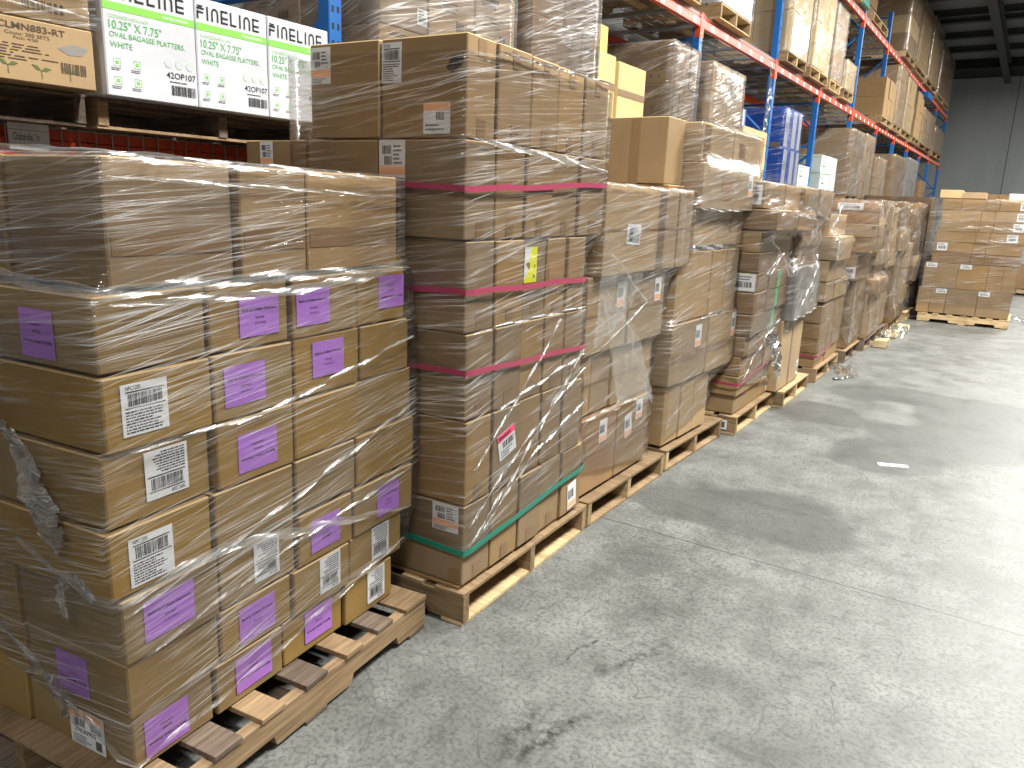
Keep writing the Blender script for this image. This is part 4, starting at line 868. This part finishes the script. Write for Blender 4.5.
# dark wrapped stack at the end of the row
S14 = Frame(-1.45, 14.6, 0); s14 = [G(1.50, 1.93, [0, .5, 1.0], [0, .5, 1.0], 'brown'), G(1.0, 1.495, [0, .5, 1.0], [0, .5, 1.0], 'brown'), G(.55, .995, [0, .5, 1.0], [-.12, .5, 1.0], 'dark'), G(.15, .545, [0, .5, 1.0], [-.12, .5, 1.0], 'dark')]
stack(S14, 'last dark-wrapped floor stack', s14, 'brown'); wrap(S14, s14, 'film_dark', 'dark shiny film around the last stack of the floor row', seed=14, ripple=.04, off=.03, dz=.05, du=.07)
pallet_under(S14, 0, 1.0, 0, 1.0, 'mid', 'pallet under the last dark-wrapped stack')

# ================================================================== STACK STANDING ACROSS THE AISLE END
SA = Frame(-.075, 13.76, 0)      # v runs left from its right side
def across(zs, sets, ph): return [G(z0, z1, [0, .5, 1.0], vs, m) for (z0, z1), (vs, m) in zip(zs, sets)]
U = [.0, .52, 1.0]
vt = [-.02, .42, .60, 1.13]; 
sa = [G(1.735, 1.895, U, [-.02, .38, .56, .88, 1.14], 'kraft'), G(1.575, 1.733, U, [-.02, .42, .60, 1.12], 'pale'), G(1.415, 1.573, U, [-.02, .42, .60, 1.13], 'kraft'), G(1.255, 1.413, U, [-.01, .44, .62, 1.15], 'kraft'), G(1.095, 1.253, U, [0, .46, .64, 1.16], 'kraft'), G(.935, 1.093, U, [0, .46, .64, 1.17], 'brown'),
      G(.545, .93, U, [0, .18, .38, .78, 1.25], 'kraft'), G(.15, .54, U, [.02, .46, .88, 1.10, 1.28], 'kraft')]
CA = []
ln_ = ['top', 'second', 'third', 'fourth', 'fifth', 'sixth', 'seventh', 'bottom']
for li, (z0, z1, us, vs, m) in enumerate(sa):
    for j in range(len(vs) - 1):
        c = carton(SA, us[0] + random.uniform(-.006, .006), us[1] - .004, vs[j] + .002, vs[j + 1] - .002, z0, z1 - .002, m, (ln_[li] + ' layer', ORD[j].replace('top', 'first') + ' from right', 'stack across the aisle end', 'carton'), 'cartons in the stack across the aisle end')
        c['face'] = ('E',); CA.append(c)
def lab_on(v, z, w, h, kind='plainlabel'):
    for c in CA:
        if c['b'][2] <= v <= c['b'][3] and c['b'][4] <= z <= c['b'][5]:
            c['decor'].append((kind, 'E', min(max(v, c['b'][2] + w / 2), c['b'][3] - w / 2), min(max(z, c['b'][4] + h / 2 + .004), c['b'][5] - h / 2 - .004), w, h, 0)); return
for v, z in ((1.05, 1.18), (.04, 1.81), (.07, 1.65), (.10, 1.50), (.15, 1.34)): lab_on(v, z, .14, .12)
for v, z in ((1.15, .90), (.68, .90), (.95, .50), (.42, .50)): lab_on(v, z, .15, .07)
wrap(SA, sa, 'film_clear', 'clear stretch wrap around the stack across the aisle end', zlo=(.3, .3, .3), seed=20, ripple=.006, off=.014, dz=.04, topfold=.05, folds=[([(0, .95, 1.46), (0, .5, 1.50), (0, .05, 1.46)], .05, 'film_white'), ([(0, .6, 1.30), (0, .3, 1.29), (0, .05, 1.30)], .03, None), ([(0, .6, 1.06), (0, .05, 1.06)], .02, None), ([(0, .6, 1.89), (0, .05, 1.91)], .03, None)])
pallet_under(SA, -.04, .98, -.0, 1.235, 'new', 'pale notched pallet under the stack across the aisle end')
# more stock just behind it
SB = Frame(-.25, 15.3, 0)
sb = [G(1.80, 2.02, [0, .6], [0, .30, .55, 1.0], 'brown'), G(1.2, 1.795, [0, .6, 1.2], [0, .5, 1.0], 'brown'), G(.6, 1.195, [0, .6, 1.2], [0, .5, 1.0], 'brown'), G(.15, .595, [0, .6, 1.2], [0, .5, 1.0], 'brown')]
stack(SB, 'stack hidden behind aisle-end stack', sb, 'brown'); pallet_under(SB, 0, 1.2, 0, 1.1, 'mid', 'pallet of the stack hidden behind the aisle-end stack')
f = MB(); f.box(-.2, .2, -.15, .15, 0, .10, 'white', .01, .006); o = f.build('white_bag'); o.location = (-.18, 14.35, 1.90); tag(o, 'white wrapped bundle on top right of the aisle-end stack', 'bundle')
for k, (x, w, h, m, lb) in enumerate(((-1.13, .30, .12, 'cream', 'low pale open carton on top left of the aisle-end stack'), (-.83, .34, .09, 'pale', 'flat pale carton on top middle of the aisle-end stack'))):
    f = MB(); f.box(-w / 2, w / 2, -.2, .2, 0, h, m, .004, .002); o = f.build('carton'); o.location = (x, 14.1, 1.912); tag(o, lb, 'box')

# distant pallets past the aisle-end stack
for k, (x, y, h, lb) in enumerate(((.75, 20.5, 1.15, 'shelf-high wrapped load far right beyond the aisle-end stack'), (.9, 24.0, 1.1, 'farthest wrapped load at the right edge'))):
    fr_ = Frame(x, y, 0); lay = [G(h * .6, h, [0, 1.0], [0, .45, .9], 'grey'), G(.15, h * .6 - .003, [0, 1.0], [0, .45, .9], 'brown')]
    stack(fr_, ('far right floor stack', 'farthest right floor stack')[k], lay, 'grey'); pallet_under(fr_, 0, 1.0, 0, 1.0, 'mid', ('pallet under the far right floor stack', 'pallet under the farthest right floor stack')[k])

# ================================================================== PALLET RACK
XR = -2.86; XB = -4.0; LX = -2.78
rack = empty('pallet_rack', (XR, 0, 0))
def rbox(name, x0, x1, y0, y1, z0, z1, mat, b=.003, parent=rack, label=None):
    f = MB(); f.box(x0 - XR, x1 - XR, y0, y1, z0, z1, mat, b); o = f.build(name, parent)
    if label: o['label'] = label
    return o
POSTY = [.31, 2.755, 5.05, 7.38, 9.90, 12.19, 14.67, 17.19, 19.53, 21.78, 24.3, 26.5, 29.4]
posts = list(zip(POSTY, (6.3, 6.3, 1.7, 3.25, 6.3, 3.25, 6.3, 5.4, 3.25, 6.3, 3.25, 5.3, 6.3)))
L1, L2, L3 = 1.67, 3.245, 4.725
for y, h in posts:
    for x in (XR, XB):
        f = MB(); xx = x - XR; w = .08
        # open C section with a row of slots on the aisle face
        f.box(xx - .075, xx, y - .04, y + .04, 0, h, 'paint_blue', .004)
        if x == XR and y < 17:
            z = .1
            while z < h - .05:
                if z > 1.2:
                    for s in (-1, 1): f.box(xx - .002, xx + .0008, y + s * .017 - .007, y + s * .017 + .007, z, z + .028, 'black')
                z += .075 if y < 5 else .15
        f.box(xx - .09, xx + .015, y - .07, y + .07, 0, .008, 'paint_blue')
        f.build('upright', rack)
    z = .4; k = 0
    while z < h - 1.0:
        f = MB(); a, b = ((-.04, z), (XB - XR, z + 1.0)) if k % 2 == 0 else ((XB - XR, z), (-.04, z + 1.0))
        f.tube([(a[0], y, a[1]), (b[0], y, b[1])], .020, 'paint_blue', 6); f.build('diagonal_brace', rack)
        z += 1.05; k += 1
    for z in (.35, 2.55, h - .1):
        if z < h: f = MB(); f.tube([(-.04, y, z), (XB - XR, y, z)], .018, 'paint_blue', 6); f.build('cross_brace', rack)
for lev, z in ((1, L1), (2, L2), (3, L3)):
    yy = POSTY
    for k in range(len(yy) - 1):
        a, b = yy[k] + .045, yy[k + 1] - .045
        if lev == 3 and b < 11: continue
        for x in (XR, XB):
            xx = x - XR; f = MB(); f.box(xx - .045, xx, a, b, z, z + .075, 'paint_orange', .003); f.box(xx - .045, xx - .012, a, b, z + .076, z + .115, 'paint_orange', .003)
            o = f.build('beam', rack)
            if x == XR:
                for q in (a, b):
                    g = MB(); s = 1 if q == a else -1
                    g.box(xx - .05, xx + .004, q - .045 * s if s > 0 else q, q if s > 0 else q - .045 * s, z - .09, z + .125, 'paint_orange', .002); g.build('beam_connector', o)
                n = 6 if lev > 1 else 0
                for j in range(n):
                    g = MB(); yq = a + (j + .6) * (b - a) / n; g.box(xx + .0002, xx + .0014, yq - .035, yq + .035, z + .008, z + .062, 'paper'); g.build('location_label', o)
        # wire deck: support channels below, mesh on top with turned-down front edge
        f = MB(); nchan = 4
        for j in range(nchan):
            yc = a + (j + .5) * (b - a) / nchan; f.box(XB - XR, -.046, yc - .03, yc + .03, z + .085, z + .112, 'galv')
        zz = z + .117; st = .10 if k < 4 else .2
        y = a + .02
        while y < b:
            f.box(XB - XR, .004, y - .002, y + .002, zz, zz + .004, 'wire')
            if lev == 1 or k < 5: f.box(.001, .005, y - .002, y + .002, z + .05 if lev == 1 else z + .09, zz, 'wire')
            y += st * (.6 if lev == 1 else .8)
        x = XB - XR + .05
        while x < 0:
            f.box(x - .002, x + .002, a, b, zz - .004, zz, 'wire'); x += .12
        f.box(.001, .005, a, b, z + .05 if lev == 1 else z + .09, z + .054 if lev == 1 else z + .094, 'wire')
        f.build('wire_deck', rack)
tag(rack, 'long blue and orange pallet rack with wire decks behind the floor stacks', 'pallet rack')
f = MB(); pl = Plane2(f, (0, 0, 0), (0, 1, 0), (0, 0, 1), (1, 0, 0)); pl.slab(-.065, .065, -.045, .045, 'paper', .001); pl.text('Oabande. 1r', -.05, -.014, .085, .024, 'ink', .0016); pl.rect(-.062, .062, .018, .0195, 'ink_soft', .0014)
o = f.build('paper_sign'); o.location = (XR + .009, 1.345, 1.752); tag(o, 'white handwritten paper sign taped to the orange beam at far left', 'sign')

# ------------------------------------------------------------------ rack loads
def load(y0, y1, zb, zt, nu, nz, phrase, mat='pale', v=(0, .5, 1.0), wmat=None, decor=(), pstyle='mid', x=LX, edge=None, wl=None, tape=None, jit=.008, noun='carton', pal=True, us=None, zs=None, pv=0, prints=0):
    fr_ = Frame(x, y0, 0); z0 = zb + .142 if pal else zb
    us = us or [(y1 - y0) * k / nu for k in range(nu + 1)]
    if zs is None: zs = [zt - (zt - z0) * k / nz for k in range(nz + 1)]
    lay = []
    for k in range(len(zs) - 1):
        m = mat if isinstance(mat, str) else mat[k % len(mat)]
        lay.append(G(zs[k + 1] + .001, zs[k], us, list(v), m))
    stack(fr_, phrase, lay, 'pale', decor, tape, jit, noun=noun, prints=prints)
    if wmat: wrap(fr_, lay, wmat, wl or f'stretch wrap around the {phrase}', seed=y0, ripple=.006, dz=.05, du=.08, off=.012, group='stretch wrap on rack loads')
    if pal:
        p_ = pallet_under(fr_, 0, round(y1 - y0, 2), pv, 1.02 + pv, pstyle, f'pallet under the {phrase}', z=zb, group='pallets on the rack')
        if pv: p_.scale.z = .775
    return fr_, lay
D1, D2, D3 = L1 + .122, L2 + .122, L3 + .122
# level 1
fr_, lay = load(.28, 1.50, D1, 2.52, 2, 3, 'printed carton load at far left', ['pale', 'pale', 'pale'], us=[0, .60, 1.215], v=(0, .5, 1.0), zs=[2.68, 2.28, 2.092, 1.902], x=-2.68,
     decor=[('clmn', 'A', .905, 1.997, .59, .165), ('print', 'A', .905, 2.2, .56, .17), ('print', 'A', .905, 2.5, .53, .33), ('clmn', 'A', .30, 1.997, .58, .165)], pstyle='old', pv=.09)  # pallet wood picked darker to put the shade below this load into its colour
wrap(Frame(-2.68, .28, 0), lay[:2], 'film_clear', 'clear film around the upper printed cartons at far left', seed=31, folds=[([(.3, 0, 2.13), (.8, 0, 2.14), (1.24, 0, 2.13)], .03, None)], group='stretch wrap on rack loads')
frw = Frame(-2.68, 1.53, 0)
w1 = [0, .352, .68, 1.008]
stack(frw, 'white printed load on the lower rack', [G(1.898, 2.288, w1, [0, .5, 1.0], 'white')], 'white', [('finel', 'A', .176, 2.093, .342, .38), ('finel', 'A', .516, 2.093, .32, .38), ('finel', 'A', .844, 2.093, .32, .38)], jit=.001)
for c in CART[-6:]:
    if c['fr'] is frw and 'E' in c['face'] and 'A' in c['face']: c['decor'].append(('plainlabel', 'E', .2, 2.02, .25, .12, 0))
pallet_under(frw, 0, 1.008, .07, 1.09, 'old', 'pallet coloured dark for shade under the white printed cartons', z=D1, group='pallets on the rack').scale.z = .75  # darker wood stands in for shade under the overhanging cartons
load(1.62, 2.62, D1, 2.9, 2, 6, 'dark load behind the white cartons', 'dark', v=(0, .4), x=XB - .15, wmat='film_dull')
load(2.96, 4.13, D1, 3.10, 3, 4, 'film-wrapped green-edged load', 'pale', us=[0, .37, .77, 1.17], v=(0, .55, 1.0), wmat='film_white', zs=[3.13, 2.76, 2.42, 2.30, D1 + .144], decor=[('leafprint', 'E', .28, 2.60, .5, .32), ('plainlabel', 'A', .35, 2.5, .08, .08), ('print', 'A', .55, 2.62, .3, .3), ('print', 'A', .95, 2.62, .3, .3)], prints=1)
load(4.32, 5.20, D1, 3.13, 3, 3, 'white-wrapped dark-ended load', ['brown', 'brown', 'brown'], us=[0, .39, .66, .88], v=(0, .5, 1.0), wmat='film_white', zs=[3.13, 2.74, 2.35, D1 + .144], decor=[('rb24', 'E', .2, 2.56, .32, .30), ('plainlabel', 'E', .2, 2.95, .14, .12), ('print', 'A', .52, 2.9, .2, .3), ('print', 'A', .77, 2.55, .2, .3)], prints=1)
fy = Frame(LX, 5.22, 0)
stack(fy, 'yellow carton load', [G(2.46, 2.93, [0, .45], [.16, .62, 1.0], 'yellow')], 'yellow', tape=[('hmid', .05)])
fy2 = Frame(LX, 5.22, 0)
stack(fy2, 'lower yellow carton load', [G(2.24, 2.68, [0, .30], [0, .155], 'yellow'), G(D1 + .144, 2.235, [0, .30], [0, .155], 'yellow')], 'yellow', tape=[('hmid', .05)])
fy3 = Frame(LX, 5.56, 0)
stack(fy3, 'right-hand yellow carton pile', [G(2.22, 2.66, [0, .49], [0, .5, 1.0], 'yellow'), G(D1 + .144, 2.215, [0, .49], [0, .5, 1.0], 'yellow')], 'yellow', tape=[('hmid', .05)])
pallet_under(Frame(LX, 5.21, 0), 0, .86, 0, 1.02, 'mid', 'pallet under the yellow cartons', z=D1, group='pallets on the rack')
c = carton(fy, 0, .3, .16, .6, D1 + .144, 2.455, 'yellow', ('bottom layer', 'behind the lower pile', 'yellow carton load', 'carton'), 'yellow cartons'); c['face'] = ('A',)
load(6.56, 7.18, D1, 2.99, 3, 3, 'printed brown load beside the yellow cartons', 'brown', v=(0, .55, 1.0), wmat='film_white', zs=[2.99, 2.64, 2.30, D1 + .144], decor=[('ringprint', 'E', .28, 2.82, .50, .32), ('ringprint', 'E', .28, 2.47, .50, .30), ('print', 'A', .3, 2.8, .18, .25), ('print', 'A', .5, 2.5, .18, .25)], pstyle='new', prints=1)
load(7.55, 8.52, D1, 2.98, 4, 4, 'pale wrapped load right of the first lower post', 'pale', v=(0, .5, 1.0), wmat='film_white', decor=[('tape_dark', 'A', .6, 2.85, .12, .22), ('print', 'A', .36, 2.6, .2, .2)], prints=1)
load(8.62, 9.60, D1, 2.50, 2, 4, 'cream cartons left of the blue post', 'cream', v=(0, .45, .9), decor=[('greenprint', 'E', .2, 2.40, .3, .10)], us=[0, .42, .95])
fb0 = Frame(LX - .25, 8.72, 0); stack(fb0, 'small blue load behind cream cartons', [G(2.505, 2.76, [0, .75], [0, .5], 'blue')], 'blue', [('bluestripes', 'A', .45, 2.63, .5, .25)])
load(10.30, 11.10, D1, 2.90, 1, 2, 'blue striped load', 'blue', v=(0, .45, .9), wmat='film_clear', zs=[2.88, 2.40, D1 + .144], decor=[('bluestripes', 'A', .40, 2.64, .78, .46), ('bluestripes', 'A', .40, 2.17, .78, .42), ('tape_dark', 'E', .25, 2.43, .4, .06)])
load(12.45, 13.55, D1, 2.46, 3, 2, 'white and green cartons load', 'mint', v=(0, .5, .95), decor=[('greenprint', 'A', .2, 2.33, .34, .22), ('greenprint', 'A', .56, 2.33, .34, .22), ('greenprint', 'A', .9, 2.33, .34, .22), ('greenprint', 'A', .2, 2.08, .34, .22), ('greenprint', 'A', .56, 2.08, .34, .22), ('greenprint', 'E', .25, 2.33, .44, .22), ('greenprint', 'E', .25, 2.08, .44, .22)])
load(11.15, 11.80, D1, 2.24, 2, 1, 'small white and green load', 'mint', v=(0, .5), decor=[('greenprint', 'A', .17, 2.12, .28, .2)])
load(14.50, 15.55, D1, 3.03, 3, 5, 'wide brown load beyond the green cartons', 'kraft', v=(0, .55, 1.05), wmat='film_white')
load(15.72, 16.72, D1, 3.05, 3, 4, 'tall wrapped load on lower rack', 'pale', v=(0, .5, 1.0), wmat='film_dull')
load(17.3, 18.4, D1, 2.75, 2, 4, 'pale load by the far lower post', 'pale', v=(0, .5, 1.0), wmat='film_dull')
load(19.4, 21.1, D1, 2.95, 3, 4, 'tan wrapped load far down lower rack', 'kraft', v=(0, .5, 1.0), wmat='film_dull')
load(21.6, 23.5, D1, 3.02, 3, 4, 'grey wrapped load far down lower rack', 'grey', v=(0, .5, 1.0), wmat='film_dull')
load(24.2, 25.6, D1, 2.6, 2, 2, 'last load on lower rack', 'brown', v=(0, .5, 1.0))
crumple(Frame(XR + .012, 9.55, 0), [(-.02, 0, 3.30, .06), (.0, -.02, 3.15, .05), (.02, -.02, 2.95, .12), (.0, -.02, 2.75, .16), (-.02, -.02, 2.55, .20), (-.05, -.01, 2.42, .03)], .1, 'film_white', 'clear film shred hanging from the orange beam beside the blue post', 21, amp=.03, rise=(0, 1))
# level 2
load(5.3, 7.10, D2, 4.4, 2, 2, 'upper load above the printed cartons', 'brown', v=(0, .5, 1.0), pstyle='new')
load(7.62, 8.56, D2, 4.5, 2, 2, 'white film bundle on the second level', 'white', v=(0, .5, 1.0), wmat='film_white', pstyle='new')
load(10.02, 10.95, D2, 4.85, 3, 3, 'cream load right of the tall post', 'cream', v=(0, .45, .9), wmat='film_dull', pstyle='new', zs=[4.95, 4.25, 3.95, 3.48])
load(11.18, 12.22, D2, 4.62, 3, 4, 'bulging wrapped load on the second level', 'cream', v=(0, .5, 1.0), wmat='film_dull', pstyle='new')
load(12.36, 13.1, D2, 4.52, 2, 4, 'tall white-wrapped load on the second level', 'pale', v=(0, .5, 1.0), wmat='film_white', pstyle='new')
load(13.35, 14.1, D2, 3.93, 2, 2, 'low load beside the second blue post', 'cream', v=(0, .5, 1.0), wmat='film_white', pstyle='new')
load(17.0, 18.3, D2, 4.21, 3, 2, 'two-carton printed load on the second level', ['kraft', 'kraft'], v=(0, .62, 1.1), decor=[('print', 'E', .31, 4.0, .5, .3), ('print', 'E', .31, 3.65, .5, .3)], pstyle='new')
load(18.5, 19.6, D2, 4.66, 2, 4, 'film-wrapped load after the printed one', 'pale', v=(0, .5, 1.0), wmat='film_dull', pstyle='new')
load(19.75, 21.15, D2, 4.62, 3, 4, 'seamed load before the far upper post', 'cream', v=(0, .5, 1.0), wmat='film_dull', pstyle='new')
load(21.55, 22.8, D2, 4.55, 2, 5, 'brown load past the far upper post', 'kraft', v=(0, .5, 1.0))
load(23.0, 25.7, D2, 4.35, 3, 3, 'wrapped load near the rack end', 'kraft', v=(0, .5, 1.0), wmat='film_dull')
load(26.2, 28.6, D2, 4.2, 3, 3, 'last load on the second level', 'brown', v=(0, .5, 1.0), wmat='film_dull')
# level 3
load(12.3, 13.9, D3, 5.6, 2, 2, 'high load above the white-wrapped one', 'brown', v=(0, .5, 1.0))
load(15.2, 16.7, D3, 6.25, 2, 4, 'tall dark load on the top level', 'brown', v=(.25, .7, 1.15), x=LX - .05)
load(18.75, 20.25, D3, 6.35, 3, 4, 'cream load on the top level', ['kraft', 'kraft', 'cream'], v=(0, .55, 1.1), wmat='film_dull', pstyle='new')
load(20.6, 22.3, D3, 6.35, 2, 3, 'wrapped load on the top level', 'kraft', v=(0, .5, 1.0), wmat='film_clear')
load(22.6, 24.8, D3, 6.42, 2, 3, 'second wrapped load on the top level', 'kraft', v=(0, .5, 1.0), wmat='film_dull')
load(25.2, 28.5, D3, 6.25, 2, 3, 'last load on the top level', 'brown', v=(0, .5, 1.0), wmat='film_dull')
f = MB(); f.box(-.25, .0, -.45, .45, 0, .22, 'strap_green', .02, .02); o = f.build('tarp_bundle'); o.location = (LX, 14.05, D3 + .0); tag(o, 'folded teal tarpaulin on the top rack level', 'tarpaulin')
f = MB(); f.box(-.3, .10, -.45, .45, 0, .14, 'paint_blue', .02, .02); o = f.build('plastic_crate'); o.location = (LX, 22.9, D3 - .32); tag(o, 'blue plastic crate jammed at the far beam', 'crate')
# ------------------------------------------------------------------ floor debris
def scrap(pts, h, mat, label, seed, name='film_scrap'):
    mb = MB(); rows = []; n = 9
    (x0, y0), (x1, y1), w = pts
    for i in range(12):
        t = i / 11; r = []
        for j in range(n):
            s = j / (n - 1) - .5; px = x0 + (x1 - x0) * t; py = y0 + (y1 - y0) * t; dx, dy = -(y1 - y0), (x1 - x0); l = math.hypot(dx, dy)
            ww = w * (.4 + .6 * math.sin(math.pi * min(max(t, .08), .92))) ; q = noise.noise(Vector((i * .6, j * .7, seed)))
            r.append((px + dx / l * s * ww + q * .03, py + dy / l * s * ww, .004 + abs(q) * h * 1.8))
        rows.append(r)
    mb.grid(rows, mat, lambda i, j: (i * .03, j * .03)); o = mb.build(name, smooth=True); tag(o, label, 'plastic wrap'); return o
scrap([(-1.60, 8.75), (-1.25, 8.15), .22], .07, 'film_white', 'white film scrap trailing on the floor by the eighth pallet', 2)
scrap([(-1.40, 7.95), (-1.28, 8.25), .05], .02, 'film_dark', 'thin dark strip of film on the floor by the seventh pallet', 3)
scrap([(-1.42, 11.2), (-1.28, 11.9), .25], .16, 'film_white', 'white film bunch on the floor beside the tenth stack', 4)
scrap([(-1.25, 12.9), (-.95, 12.95), .14], .01, 'film_white', 'flat white film sheet on the floor before the aisle end', 5)
scrap([(-.02, 15.2), (.12, 15.0), .12], .07, 'film_white', 'white film scrap right of the aisle-end pallet', 6)
f = MB(); f.box(-.09, .09, -.02, .02, 0, .012, 'paper', .002, .004); o = f.build('paper_slip'); o.location = (-.52, 5.42, 0); o.rotation_euler = (0, 0, .3); tag(o, 'tiny white paper slip lying in the large floor stain', 'paper')
for k, (x, y) in enumerate(((-1.36, 10.55), (-1.38, 11.5), (-1.33, 12.3))):
    f = MB(); f.box(-.08, .08, -.14, .14, 0, .09, 'cream', .006, .01); o = f.build('wood_block'); o.location = (x, y, 0); tag(o, 'pale wooden block on the floor by the ' + ('ninth', 'tenth', 'twelfth')[k] + ' floor stack', 'wood block', 'wooden blocks by the far pallets')
realise()
